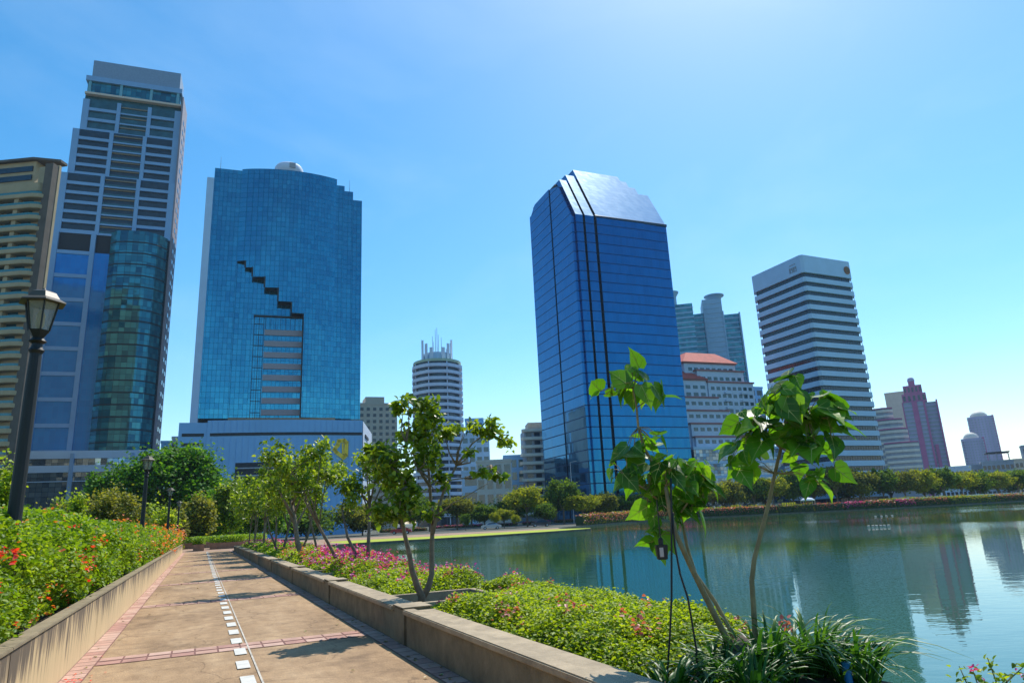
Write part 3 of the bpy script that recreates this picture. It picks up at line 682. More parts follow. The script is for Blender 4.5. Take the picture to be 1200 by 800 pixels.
for i, (q, hgt) in enumerate(((-1.9, 1.0), (-1.45, .6), (-1.0, .6), (-.5, .65), (0, .6), (.5, .6), (.95, .55), (1.5, 1.0))):
    mb.box(ex + q, ex + q + .12, ey, ey + .2, ez - 2.5, ez - 2.5 + hgt)
    if i % 2: mb.box(ex + q, ex + q + .34, ey, ey + .2, ez - 2.5, ez - 2.38)
    else: mb.box(ex + q, ex + q + .3, ey, ey + .2, ez - 2.05, ez - 1.93)
mb.build('emblem_lettering', M['grey_wall'], pod)

# --- B2: tallest tower with stepped left edge
b2 = bld('tall_office_tower', (-154.7, 221.4), 20, 'tallest tower with ladder-like dark windows, stepped left edge and a flat boxed crown', 'skyscraper')
mb = MB(); mb.box(1.6, 31.5, .4, 10, 169.6, 177); mb.build('crown_parapet', simple('crown_grey', (0.20, 0.29, 0.40), .7), b2)
mb = MB(); mb.box(0, 32.6, -.6, 10.5, 167.6, 169.59); mb.build('crown_ledge', M['tower_panel'], b2)
mb = MB(); mb.box(.6, 32.0, .3, 10.2, 162.6, 167.59); mb.build('crown_glazing', M['glass_drum'], b2)
M['teal_post'] = simple('teal_post', (.15, .36, .42), .4)
for q in (1.4, 11.8, 22, 31.2):
    mb = MB(); mb.box(q - .45, q + .45, -.35, .28, 162.6, 167.58); mb.build('crown_post', M['teal_post'], b2)
mb = MB(); mb.box(0.2, 32.6, -.9, 10.5, 161.8, 162.59); mb.build('crown_ledge', M['tan_wall'], b2)
tiers = [(-.2, 32.6, 0.0, 147, 161.79, 3), (-2.0, 32.8, -1.2, 128.5, 146.95, 5), (-3.6, 33.0, -2.4, 105.5, 128.45, 6)]
for ti, (xa, xb, yy, z0, z1, nr) in enumerate(tiers):
    mb = MB(); mb.box(xa + .3, xb - .3, yy + .8, 10, z0, z1); mb.build('tier_core', M['teal_window'] if ti == 0 else M['dark_window'], b2)
    wdt = xb - xa
    cols = [xa, xa + wdt * .34, xa + wdt * .655, xb - 2.0]
    for ci, q in enumerate(cols):
        w = 2.1 if ci in (0, 3) else 1.3
        mb = MB(); mb.box(q, q + w, yy, yy + 1.2, z0, z1 - (1.8 if ti == 0 else .3)); mb.build('pilaster', M['tower_panel'], b2)
    rh = (z1 - 2.0 - z0) / nr if ti == 0 else (z1 - z0 - .8) / nr
    for bi in range(3):
        a = cols[bi] + (2.1 if bi == 0 else 1.3); b = cols[bi + 1]
        for r_ in range(nr):
            z = z0 + r_ * rh
            if bi == 1:
                mb = MB(); mb.box(a, b, yy + .15, yy + 1.1, z, z + .55, 0); mb.box(a + .1, b - .1, yy + .2, yy + .26, z + .55, z + 1.3, 1); mb.box(a, b, yy + .5, yy + .9, z + 2.9, z + 3.35, 2)
                mb.build('balcony', [M['tower_panel'], M['teal_window'], M['bronze']], b2)
            else:
                mb = MB(); mb.box(a, b, yy + .08, yy + 1.1, z, z + 1.15); mb.build('spandrel', M['tower_panel'], b2)
    mb = MB(); mb.box(xa - .1, xb + .05, yy - .15, 10, z0 - .35, z0 - .02); mb.build('tier_ledge', M['tower_panel'], b2)
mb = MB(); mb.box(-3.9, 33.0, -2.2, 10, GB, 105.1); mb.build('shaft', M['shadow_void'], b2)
mb = MB(); mb.box(-1.6, 16.5, -2.9, -2.2, 22, 98.2); mb.build('glass_front', M['glass_blue2'], b2)
for q, w in ((-4.1, 2.5), (8.2, 1.5)):
    mb = MB(); mb.box(q, q + w, -3.35, -2.15, 22, 105.1); mb.build('pilaster', M['tower_panel'], b2)
for i in range(9):
    if i == 0:
        mb = MB(); mb.box(-1.6, 8.2, -3.2, -2.88, 0, 1.3); bn = mb.build('glass_band', M['tower_panel'], b2); bn.location.z = 97.2
rep(bn, 9, dz=-8.6)
dp = [(14.6, -2.2), (14.8, -5.2), (17.0, -7.6), (20.5, -8.6), (26.5, -8.8), (29.8, -7.2), (32.4, -3.6), (32.6, -2.2)]
mb = MB(); mb.prism(dp, 22, 105.4, 0, 1); mb.build('glass_bay', [M['glass_drum'], M['tower_panel']], b2)
for i in range(20):
    if i == 0:
        mb = MB(); mb.prism([(x + (0 if 15 < x < 32 else (.0)), y - .12) for x, y in dp], 0, .4); rg = mb.build('bay_ring', M['shadow_void'], b2); rg.location.z = 101.0
rep(rg, 20, dz=-4.1)
mb = MB(); mb.box(33.02, 33.6, -2.4, 9.8, GB, 165); mb.build('side_wall', M['side_panel'], b2)
windows(b2, [(a, a + 2.4, z, z + 1.5) for z in np.arange(24, 158, 4.1) for a in (0.5, 5)], M['dark_window'], y=33.6, face='side', name='side_window')
r2 = (-154.7, 221.4)
x0, zt = fp(r2, 20, 30, 532, -22); x1, _ = fp(r2, 20, 205, 522, -22)
mb = MB(); mb.box(x0, x1, -22, 6, GB, zt); mb.build('podium', M['glass_pod'], b2)
for za, zb in ((531, 540), (548, 556), (566, 567)):
    za_ = fp(r2, 20, 90, za - 3, -22)[1]; zb_ = fp(r2, 20, 90, zb - 3, -22)[1]
    mb = MB(); mb.box(x0 - .3, x1 + .3, -22.5, 6.1, zb_, za_); mb.build('podium_band', M['white_panel'], b2)
for q in (x0, x0 + 12, x0 + 28):
    mb = MB(); mb.box(q - .4, q + .6, -22.8, -21.9, GB, zt + .05); mb.build('podium_post', M['tower_panel'], b2)

# --- B1: beige balcony block at the left edge
r1_ = (-131.8, 160.6)
b1 = bld('balcony_apartment_tower', r1_, -5, 'beige apartment tower with rounded balconies at the left edge behind the big street lamp', 'apartment block')
mb = MB(); mb.box(-45, 11.4, 2.2, 6, GB, 90); mb.build('inner_wall', M['beige_wall'], b1)
windows(b1, [(a, a + 2.6, z + .2, z + 2.2) for z in np.arange(50, 89, 3.05) for a in (-13, -8.5, -4, 1.5, 6)], M['teal_window'], y=2.2, depth=.12)
mb = MB(); mb.box(11.42, 13.6, 1.2, 3.2, GB, 97.5); mb.build('service_core', M['brown_wall'], b1)
mb = MB(); mb.box(8.0, 13.7, 3.21, 4.0, 60, 97.9); mb.build('core_screen', M['beige_wall'], b1)
def balc():
    mb = MB(); pl = [(-45, 0), (9.6, 0), (11.3, .5), (12.4, 1.6), (12.8, 3.2), (-45, 3.2)]
    pli = [(-45, .35), (9.4, .35), (11.0, .8), (12.0, 1.8), (12.3, 3.2), (-45, 3.2)]
    mb.prism(pl, 0, 1.15); return mb
bo = balc().build('balcony', M['beige_wall'], b1, bevel=.12); bo.location.z = 87.6
rep(bo, 29, dz=-3.05)
mb = MB(); pli = [(-45, .2), (9.4, .2), (11.0, .7), (12.0, 1.8), (12.3, 3.0), (-45, 3.0)]; mb.prism(pli, 1.16, 1.8)
rl = mb.build('railing', simple('rail_glass', (.05, .2, .22), .15), b1); rl.location.z = 87.6
rep(rl, 29, dz=-3.05)
for q in (-12, -1.2, 4.6):
    mb = MB(); mb.box(q, q + 1.2, .5, 2.3, 3, 89); mb.build('pier', M['beige_wall'], b1)
mb = MB(); mb.prism([(-45, 1), (10.4, 1), (11.4, 2.6), (11.4, 6), (-45, 6)], 89.8, 92.2); mb.build('cornice', M['beige_wall'], b1, bevel=.1)
mb = MB(); mb.box(-45, 5.2, 5, 10, 92.2, 101); mb.build('penthouse', M['beige_wall'], b1)
for z in (92.6, 95.4, 98.0):
    mb = MB(); mb.box(-20, 4.6, 4.7, 5.02, z, z + 1.5); mb.build('penthouse_window', M['dark_window'], b1)
mb = MB(); mb.prism([(-46, 4), (5.0, 4), (11, 6.5), (11, 9), (-46, 11)], 101, 101.7); mb.build('penthouse_roof', M['brown_wall'], b1)

# --- B4: beige hotel
b4 = bld('beige_hotel', (-71.6, 321.1), 20, 'plain beige block with small square windows between the teal tower and the round balcony tower', 'building')
mb = MB(); mb.box(-8, 15.6, 0, 22, GB, 58); mb.build('wall', M['tan_wall'], b4)
mb = MB(); mb.box(0.6, 9.5, .3, 12, 58.002, 61); mb.build('roof_house', M['tan_wall'], b4)
mb = MB(); mb.box(-8.2, 15.8, -.2, 22.2, 57.2, 58.0 + .001); mb.build('cornice', M['tan_wall'], b4)
windows(b4, [(a, a + 1.5, z, z + 1.5) for z in np.arange(54.3, 8, -2.95) for a in (-1.9, 1.1, 4.1, 7.1, 10.1, 13.0)], M['dark_window'])

# --- B5: round tower with white balcony rings
b5 = bld('round_balcony_tower', (-44, 386), 8, 'round tower ringed with white balconies under a crown of raised fins and masts', 'apartment block')
def ngon(r, n=14, wob=0.0): return [((r + (wob if i % 2 else 0)) * math.cos(2 * math.pi * i / n), (r + (wob if i % 2 else 0)) * math.sin(2 * math.pi * i / n)) for i in range(n)]
mb = MB(); mb.prism(ngon(13.0, 24), GB, 90); mb.build('core_wall', M['dark_window'], b5)
mb = MB(); mb.prism(ngon(14.4, 16, .8), 0, 1.75); rg = mb.build('balcony_ring', M['white_wall'], b5, bevel=.06); rg.location.z = 85.8
rep(rg, 23, dz=-3.72)
for i in range(8):
    a = 2 * math.pi * (i + .5) / 8; mb = MB(); mb.tube([(13.4 * math.cos(a), 13.4 * math.sin(a), 0), (13.4 * math.cos(a), 13.4 * math.sin(a), 89)], .45, 4); mb.build('pier', M['white_wall'], b5)
mb = MB(); mb.prism(ngon(13.8, 24), 89, 90.4); mb.build('roof_ring', simple('green_rim', (.4, .5, .35), .7), b5)
mb = MB(); mb.prism(ngon(8.2, 20), 90.4, 95.5); mb.build('roof_drum', M['white_panel'], b5)
for i in range(16):
    a = 2 * math.pi * i / 16; hgt = 97.0 + 7.5 * abs(math.cos(a)) ** 2
    if abs(math.cos(a)) < .35: continue
    x, y = 8.7 * math.cos(a), 8.7 * math.sin(a); tx, ty = -math.sin(a) * 1.0, math.cos(a) * 1.0
    mb = MB(); mb.prism([(x - tx, y - ty), (x + tx, y + ty), (x * 1.03 + tx, y * 1.03 + ty), (x * 1.03 - tx, y * 1.03 - ty)], 90.4, hgt); mb.build('fin', M['white_wall'], b5)
for (x, y, z) in ((-2.5, -3, 106), (-.8, -3, 110), (.9, -3, 107), (2.6, -2, 105.5), (-1.8, 2, 104), (.2, 0, 112)):
    mb = MB(); mb.tube([(x, y, 95.5), (x, y, z)], [.22, .12], 6); mb.build('mast', M['steel'], b5)

# --- B7: stepped balcony block left of the deep blue tower
b7 = bld('terraced_apartment_block', (2.7, 306.9), 6, 'cream terraced block of long balcony slabs tucked against the left of the deep blue tower', 'apartment block')
mb = MB(); mb.box(1, 22, 1.5, 18, GB, 40); mb.build('inner_wall', M['grey_wall'], b7)
for i in range(11):
    z = 39.0 - i * 3.65; e = -.2 - .32 * i
    mb = MB(); mb.prism([(e + .8, -.2 - .1 * i), (22, -.2 - .1 * i), (22, 2.5), (e, 2.5), (e, .6)], z - .1, z + 1.2); mb.build('balcony', M['pale_stone'], b7, bevel=.08)
mb = MB(); mb.box(3, 20, 3, 14, 40.002, 43.4); mb.build('roof_house', M['tan_wall'], b7)
mb = MB()
for q in np.arange(3.4, 19, 1.6): mb.box(q, q + .15, 2.0, 2.1, 40.2, 42.6)
mb.box(2.8, 20, 1.9, 2.2, 42.5, 42.8); mb.build('pergola', M['pale_stone'], b7)
windows(b7, [(a, a + 2.6, 39 - i * 3.65 - 2.1, 39 - i * 3.65 - .4) for i in range(10) for a in (1.6, 5.4, 9.2)], M['dark_window'], y=1.5)

# --- low and mid blocks between the round tower and the terraces
def slabblock(name, px0, px1, ptop, Y, deg, dep, mat, label, floors=4, wmat=None, ncol=5, winh=.5, cat='building', skip=0.0):
    a = at(px0, ptop, Y); root = (a.x, a.y)
    w, z = fp(root, deg, px1, ptop); b = bld(name, root, deg, label, cat)
    mb = MB(); mb.box(0, w, 0, dep, GB, a.z); mb.build('wall', mat, b)
    mb = MB(); mb.box(-.25, w + .25, -.25, dep + .25, a.z - .8, a.z + .3); mb.build('parapet', mat, b)
    H = a.z - 1.4 - skip; fh = H / floors; rects = []
    for i in range(floors):
        for j in range(ncol):
            cw = w / ncol; rects.append((j * cw + cw * .16, j * cw + cw * .84, skip + i * fh + fh * .3, skip + i * fh + fh * (.3 + winh)))
    windows(b, rects, wmat or M['dark_window'])
    return b, w, a.z
slabblock('blue_office_block', 545, 566, 491, 345, 2, 14, M['blue_cladding'], 'narrow mid-blue block with a plain top just right of the round balcony tower', 12, ncol=2)
slabblock('pale_blue_block', 541, 573, 508, 330, 2, 12, M['white_panel'], 'pale blue block standing in front of the narrow mid-blue block', 9, M['teal_window'], ncol=4)
slabblock('low_glazed_block', 541, 562, 552, 300, 2, 12, M['white_panel'], 'low block with teal ribbon windows seen under the forked tree branches', 3, M['teal_window'], ncol=1, winh=.6)
slabblock('grey_office_block', 558, 599, 540, 300, 2, 12, M['pale_stone'], 'low cream framed block with dark upper windows left of the terraced block', 4, M['teal_window'], ncol=4, winh=.62)
slabblock('blue_grey_block', 590, 614, 534, 320, 2, 12, M['blue_cladding'], 'small blue grey block just left of the cream terraces', 5, M['teal_window'], ncol=3, winh=.6)
slabblock('white_balcony_block', 202, 214, 512, 270, 19, 12, M['white_wall'], 'sliver of a white block with dark openings left of the clad podium', 9, ncol=3)
slabblock('teal_roofed_shed', 189, 206, 517, 300, 19, 12, M['blue_cladding'], 'low block with a blue top glimpsed between the tallest tower and the clad podium', 5, ncol=2)
slabblock('navy_block', 868, 893, 453, 370, 22, 14, M['blue_cladding'], 'navy blue block half hidden between the red roofed condominium and the striped tower', 14, ncol=3, winh=.6)
slabblock('navy_low_block', 858, 905, 500, 350, 22, 14, M['blue_cladding'], 'lower dark blue block at the left foot of the striped tower', 8, ncol=5, winh=.6)

# --- B9: white condominium with red roofs
b9 = bld('red_roofed_condominium', (83.6, 297), 22, 'white stepped condominium with red hipped roofs right of the deep blue tower', 'apartment block')
bxs = [(-6.5, 21.5, 4, 22, GB, 65.5, 2), (-1.5, 24.0, 2, 24, GB, 61.8, 2), (2.2, 27.0, 0, 26, GB, 56.2, 7),
       (-14.5, 2.0, .6, 20, GB, 57.0, 0), (-13.5, 5.2, -1.5, 12, GB, 48.8, 0), (-13, 8.8, -3, 10, GB, 42.8, 0), (-12.5, 12.2, -4.5, 9, GB, 37.0, 0), (-12, 16.5, -6, 8, GB, 31.2, 0)]
for (a, b, y0, y1, z0, z1, _) in bxs:
    mb = MB(); mb.box(a, b, y0, y1, z0, z1); mb.build('wall', M['white_wall'], b9)
    mb = MB(); mb.box(a - .5, b + .5, y0 - .5, y1 + .5, z1 - .55, z1 + .15); mb.build('cornice', simple('red_cornice', (.35, .14, .14), .7) if 'red_cornice' not in M else M['red_cornice'], b9)
rects = []
def rowwin(a, b, n, zs, y, hgt=1.5, f=.62):
    cw = (b - a) / n
    windows(b9, [(a + j * cw + cw * (1 - f) / 2, a + j * cw + cw * (1 + f) / 2, z, z + hgt) for z in zs for j in range(n)], M['teal_window'], y=y, depth=.1)
rowwin(-5, 20.5, 8, [61.7], 4); rowwin(0, 23, 7, [57.2], 2)
rowwin(-14, 1.5, 4, [52.8, 49.6], .6); rowwin(3, 26.5, 8, [52.4, 49.0, 45.6], 0)
rowwin(-13, 4.8, 5, [45.2], -1.5); rowwin(6, 26.5, 7, [42.2], 0); rowwin(-12.5, 8.4, 6, [39.4], -3); rowwin(-12, 11.8, 7, [33.6], -4.5); rowwin(10, 26.5, 6, [38.8, 35.4, 32], 0); rowwin(-11.5, 16, 8, [28.2], -6); rowwin(17, 26.5, 3, [28.4], 0)
for z in np.arange(30.2, 54, 3.4):
    for q in (10.2, 19.0):
        mb = MB(); mb.box(q, q + 3.6, -1.3, .02, z, z + 1.0); mb.build('balcony', M['white_wall'], b9)
mb = MB(); mb.frust([(-7.6, 3), (22.6, 3), (22.6, 23), (-7.6, 23)], 65.66, [(-1, 9), (15, 9), (15, 17), (-1, 17)], 71.3); mb.build('roof', M['red_roof'], b9)
mb = MB(); mb.frust([(-15.4, -.3), (2.6, -.3), (2.6, 16), (-15.4, 16)], 57.16, [(-11, 5), (-4, 5), (-4, 11), (-11, 11)], 61.4); mb.build('roof', M['red_roof'], b9)
mb = MB(); mb.box(-16, 30, -9, 20, GB, 26.2); mb.build('podium', M['glass_pod'], b9)
for z in (25.4, 19.5, 13.6, 7.6): mb = MB(); mb.box(-16.3, 30.3, -9.4, 20.3, z, z + 1.1); mb.build('podium_band', M['white_panel'], b9)

# --- B10: pair of grey blue residential towers far behind
g10 = 'slim grey blue towers behind the red roofed condominium'
a = gnd(822, 350, 150)
b10 = bld('crowned_residential_tower', (a.x, a.y), -12, 'slim grey blue tower with a flared round crown behind the red roofs', 'apartment block', g10)
M['grey_blue'] = simple('grey_blue', (0.22, 0.38, 0.52), 0.5, var=0.08, scale=0.2)
def ribs(root, x0, x1, y, z0, z1, step, mat, nm='floor_band', hh=1.2):
    mb = MB(); mb.box(x0, x1, y - .35, y + .05, 0, hh); o = mb.build(nm, mat, root); o.location.z = z1 - step
    rep(o, int((z1 - z0) / step), dz=-step)
for (x0, x1, y, z) in ((-9.0, 1, 2, 139.5), (0, 13.5, 0, 149), (13.5, 25, 3, 137)):
    mb = MB(); mb.box(x0, x1, y, 22, GB, z); mb.build('wall', M['glass_drum'] if x0 != 0 else M['grey_blue'], b10)
    ribs(b10, x0, x1, y, 70, z, 3.6, M['grey_blue'])
for q in (-9.0, .6, 13.2, 24.4): mb = MB(); mb.box(q, q + .9, -.6, 3.2, 40, 139 if q != 24.4 else 137); mb.build('pilaster', M['grey_blue'], b10)
mb = MB(); mb.lathe([(4.8, 148.9), (4.6, 150.0), (5.4, 151.6), (7.2, 152.9), (7.2, 153.4)], 24, c=(9.5, 8)); mb.build('crown', M['grey_blue'], b10)
a = at(792, 358, 470)
b10b = bld('plain_residential_tower', (a.x - 10, a.y), -12, 'slim grey blue tower mostly hidden by the right edge of the deep blue tower', 'apartment block', g10)
mb = MB(); mb.box(0, 21, 0, 20, GB, a.z); mb.build('wall', M['glass_drum'], b10b); ribs(b10b, -.2, 21.2, 0, 70, a.z, 3.6, M['grey_blue'])
mb = MB(); mb.lathe([(3.4, a.z), (3.4, a.z + 8), (5.4, a.z + 11.2), (5.4, a.z + 11.8)], 20, c=(7.5, 8)); mb.build('crown', M['grey_blue'], b10b)

# --- B12 pink stepped tower and its neighbours
a = at(1056, 469, 620); r12 = (a.x, a.y)
b12 = bld('pink_stepped_tower', r12, -30, 'rose pink and grey tower stepping up to a small domed spire', 'skyscraper')
w12, z12 = fp(r12, -30, 1098, 468)
mb = MB(); mb.box(0, w12 * .62, 0, 26, GB, z12); mb.build('wall', M['grey_wall'], b12)
mb = MB(); mb.box(w12 * .62, w12, 2, 26, GB, z12 - 1); mb.build('wall', M['grey_wall'], b12)
ribs(b12, 0, w12 * .62, 0, 10, z12, 3.5, M['lavender_wall'], hh=1.2); ribs(b12, w12 * .62, w12, 2, 10, z12 - 1, 3.5, M['lavender_wall'], hh=1.3)
for q, w_ in ((0, 1.0), (w12 * .28, 4.2), (w12 * .60, 1.6), (w12 - 1.2, 1.2)):
    mb = MB(); mb.box(q, q + w_, -.9, 3, GB, z12 + .4); mb.build('pink_pilaster', M['pink_wall'], b12)
mb = MB(); mb.box(w12 * .70, w12 * .70 + 2.6, 1.0, 3, GB, z12 * .55); mb.build('pink_pilaster', M['pink_wall'], b12)
cx_ = w12 * .38
for hw, dz0, dz1 in ((9.6, 0, 8), (7.4, 8.01, 15.5), (2.6, 15.52, 19)):
    mb = MB(); mb.box(cx_ - hw, cx_ + hw, 2, 2 + hw * 1.8, z12 + dz0, z12 + dz1); mb.build('upper_tier', M['pink_wall'], b12)
    windows(b12, [(cx_ - hw + hw * 2 * (j + .25) / 5, cx_ - hw + hw * 2 * (j + .75) / 5, z12 + dz0 + 1.5, z12 + dz1 - 1.8) for j in range(5 if hw > 3 else 1)], M['dark_window'], y=2.0)
mb = MB(); mb.lathe([(2.8, z12 + 19), (3.0, z12 + 20.5), (2.4, z12 + 22.5), (.2, z12 + 23.5)], 14, c=(cx_, 5)); mb.build('dome', M['lavender_wall'], b12, smooth=True)
slabblock('tan_slab_block', 1036, 1062, 461, 680, -30, 20, M['tan_wall'], 'plain tan slab block behind the left shoulder of the pink tower', 1, M['tan_wall'], ncol=1, winh=.1)
a = at(1030, 520, 430)
b12b = bld('terraced_hotel', (a.x, a.y), -24, 'cream terraced block with curved red-trimmed balconies at the right foot of the striped tower', 'apartment block')
for (pa, pb, pt, off) in ((1022, 1046, 479, 12), (1026, 1058, 492, 8), (1030, 1064, 503, 4), (1036, 1077, 519, 0)):
    xa, za = fp((a.x, a.y), -24, pa, pt, off); xb, _ = fp((a.x, a.y), -24, pb, pt, off)
    pl = [(xa, off + 1), (xa + 3, off - .6), ((xa + xb) / 2, off - 1.6), (xb - 3, off - .6), (xb, off + 2), (xb, off + 16), (xa, off + 16)]
    mb = MB(); mb.prism([(x, y + 1) for x, y in pl], GB, za - .5); mb.build('wall', M['grey_wall'], b12b)
    z = za; mb = MB(); mb.prism(pl, z - .6, z); mb.build('roof_edge', M['pink_wall'], b12b)
    mb = MB(); mb.prism(pl, 0, 1.5); o = mb.build('balcony', M['pale_stone'], b12b); o.location.z = z - 2.9; rep(o, int((z - 5) / 3.3), dz=-3.3)
# --- B13 lavender pair
g13 = 'pair of lavender round-topped towers near the right edge'
for (px0, px1, pt, Y, lab) in ((1132, 1164, 486, 1000, 'taller lavender tower with a pale rounded roof near the right edge'), (1125, 1153, 512, 940, 'shorter lavender tower with a pale rounded roof in front of its taller twin')):
    a = at(px0, pt, Y); bb_ = bld('lavender_tower', (a.x, a.y), -34, lab, 'apartment block', g13); w, z = fp((a.x, a.y), -34, px1, pt)
    mb = MB(); mb.prism([(0, 3), (3, 0), (w * .55, -1), (w - 3, 0), (w, 4), (w, 24), (0, 24)], GB, z); mb.build('wall', M['dark_window'] if False else M['lavender_wall'], bb_)
    for j in range(8):
        q = w * (j + .2) / 8; mb = MB(); mb.box(q, q + w * .045, -1.3, 4, GB, z - 2); mb.build('window_strip', M['grey_wall'], bb_)
    ribs(bb_, 0.6, w - .6, -1.0, 20, z, 3.6, M['lavender_wall'], hh=1.3)
    mb = MB(); mb.lathe([(w * .34, z), (w * .33, z + 3), (w * .24, z + 6.5), (w * .1, z + 8.5), (.2, z + 9)], 18, c=(w * .45, 13)); mb.build('roof', M['pale_stone'], bb_, smooth=True)
    mb = MB(); mb.box(w - 2.4, w + .05, -.4, 6, GB, z + .5); mb.build('pink_edge', M['pink_wall'], bb_)
b14, w14, z14 = slabblock('low_grey_block', 1150, 1188, 541, 400, -30, 14, M['grey_wall'], 'low grey block with a thin flat canopy roof on stilts near the right edge', 4, ncol=7)
mb = MB(); mb.box(3, w14 - 1, -2, 12, z14 + 4.4, z14 + 5.0); mb.build('canopy_roof', M['shadow_void'], b14)
for q in (4, w14 * .5, w14 - 2): mb = MB(); mb.box(q, q + .5, -.5, 0, z14 + .3, z14 + 4.4); mb.build('canopy_post', M['grey_wall'], b14)
slabblock('grey_corner_block', 1136, 1152, 545, 410, -30, 14, M['grey_wall'], 'small grey block left of the canopy roofed block', 3, ncol=4)
slabblock('tan_stepped_block', 1188, 1230, 538, 430, -30, 14, M['tan_wall'], 'low tan block cut by the right edge of the photo', 4, ncol=8)
slabblock('small_tower_block', 1197, 1215, 522, 520, -30, 14, M['grey_wall'], 'small grey turret block rising at the very right edge', 6, ncol=3)
slabblock('white_roof_block', 1098, 1138, 548, 380, -28, 14, M['white_wall'], 'long low white block over the treetops right of the pink tower', 3, ncol=8)

# ------------------------------------------------------------------ hedge on the left planter
rng = np.random.default_rng(11)
def hedge_profile(w, s):
    """w 0..1 runs from the foot of the path side over the top to the far side; returns t, z"""
    pts = [(-1.75, .68), (-1.6, 1.0), (-1.54, 1.35), (-1.66, 1.68), (-2.05, 1.92), (-2.6, 2.0), (-3.4, 2.0), (-4.3, 1.9), (-4.7, 1.4)]
    x = w * (len(pts) - 1); i = min(int(x), len(pts) - 2); f = x - i
    return pts[i][0] * (1 - f) + pts[i + 1][0] * f, pts[i][1] * (1 - f) + pts[i + 1][1] * f
def hedge_pts(n, s0, s1, jit=.1, wmax=1.0, wmin=0.0):
    out = []
    for k in range(n):
        s = random.uniform(s0, s1); w = random.uniform(wmin, wmax)
        t, z = hedge_profile(w, s)
        nz = noise.noise(Vector((s * .9, w * 5, 0))) * .20 + noise.noise(Vector((s * 3.1, w * 14, 4))) * .16
        cx, cz = -3.1, 1.2; dx, dz = t - cx, z - cz; l = math.hypot(dx, dz)
        dep = -abs(random.gauss(0, jit)) + (.07 if random.random() < .1 else 0) + nz
        t += dx / l * dep; z += dz / l * dep
        p = PW(s + random.gauss(0, .03), t, max(z, .66)); out.append((p.x, p.y, p.z))
    return out
random.seed(5)
hedge = empty('flowering_hedge', tuple(PW(0, -3, .62)), 0, 'long bright green hedge with scattered red and orange blossoms on the tall planter wall', 'hedge')
def under(o, root):
    link_child(o, root); o.matrix_parent_inverse = Matrix.Translation(-Vector(root.location)) ; return o
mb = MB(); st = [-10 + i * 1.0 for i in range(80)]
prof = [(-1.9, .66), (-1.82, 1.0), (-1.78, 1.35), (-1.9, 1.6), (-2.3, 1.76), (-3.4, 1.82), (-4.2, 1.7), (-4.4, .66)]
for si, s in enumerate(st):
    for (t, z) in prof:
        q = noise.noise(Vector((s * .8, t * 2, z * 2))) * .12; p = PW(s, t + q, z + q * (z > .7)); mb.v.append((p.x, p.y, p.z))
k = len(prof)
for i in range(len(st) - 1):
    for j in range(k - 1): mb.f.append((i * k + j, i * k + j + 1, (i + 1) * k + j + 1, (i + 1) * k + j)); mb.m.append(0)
under(mb.build('shade_hull', M['foliage_core']), hedge)  # solid hull that closes the leaf gaps, coloured as the hedge's inner shade
P = hedge_pts(44000, 1.5, 11, .09, .85); sz = list(np.random.default_rng(2).uniform(.035, .065, len(P)))
P2 = hedge_pts(42000, 11, 26, .1, .8); sz += list(np.random.default_rng(3).uniform(.05, .085, len(P2)))
P3 = hedge_pts(36000, 26, 69.5, .12, .8); sz += list(np.random.default_rng(4).uniform(.08, .13, len(P3)))
P4 = hedge_pts(7000, -10, 1.5, .1, 1.0); sz += list(np.random.default_rng(4).uniform(.06, .1, len(P4)))
under(mobj('foliage', leaf_mesh('hedge_leaves', P + P2 + P3 + P4, sz, M['leaf_hedge'], 'leaf', 7, up=.5)), hedge)
def clusters(cents, per, spread, size, rg):
    out = []; s_ = []
    for c, q in cents:
        n = max(3, int(per * q)); d = rg.normal(size=(n, 3)) * spread * q; out.append(np.asarray(c) + d); s_ += list(rg.uniform(.75, 1.2, n) * size * (0.8 + .2 * q))
    return np.concatenate(out), np.array(s_)
cn = [(p, random.uniform(.5, 1.3)) for p in hedge_pts(64, 2, 14, .01, .72)] ; cn2 = [(p, random.uniform(.6, 1.4)) for p in hedge_pts(34, 14, 34, .01, .7)]
a1, s1_ = clusters(cn, 16, .04, .055, rng); under(mobj('red_blossoms', leaf_mesh('red_blossoms', a1, s1_, M['red_bract'], 'leaf', 9, up=.6)), hedge)
a1, s1_ = clusters(cn2, 14, .06, .085, rng); cn3 = [(p, random.uniform(.5, 1.2)) for p in hedge_pts(40, 2, 16, .01, .75)]
a2, s2_ = clusters(cn3, 10, .05, .045, rng)
cn4 = [(p, random.uniform(.8, 1.8)) for p in hedge_pts(110, 30, 69.4, .01, .7)]; a3, s3_ = clusters(cn4, 8, .12, .13, rng)
under(mobj('orange_blossoms', leaf_mesh('orange_blossoms', np.concatenate([a1, a2, a3]), np.concatenate([s1_, s2_, s3_]), M['orange_bract'], 'leaf', 10, up=.6)), hedge)
# fallen petals on the edge tiles
PP = [PW(9.9 + random.gauss(0, .4), -1.25 + random.gauss(0, .07), .02) for _ in range(9)] + [PW(random.uniform(4, 12), random.uniform(-1.3, -.9), .02) for _ in range(10)]
tag(mobj('fallen_petals', leaf_mesh('fallen_petals', PP, .05, M['red_bract'], 'leaf', 3, up=6)), kind='stuff')

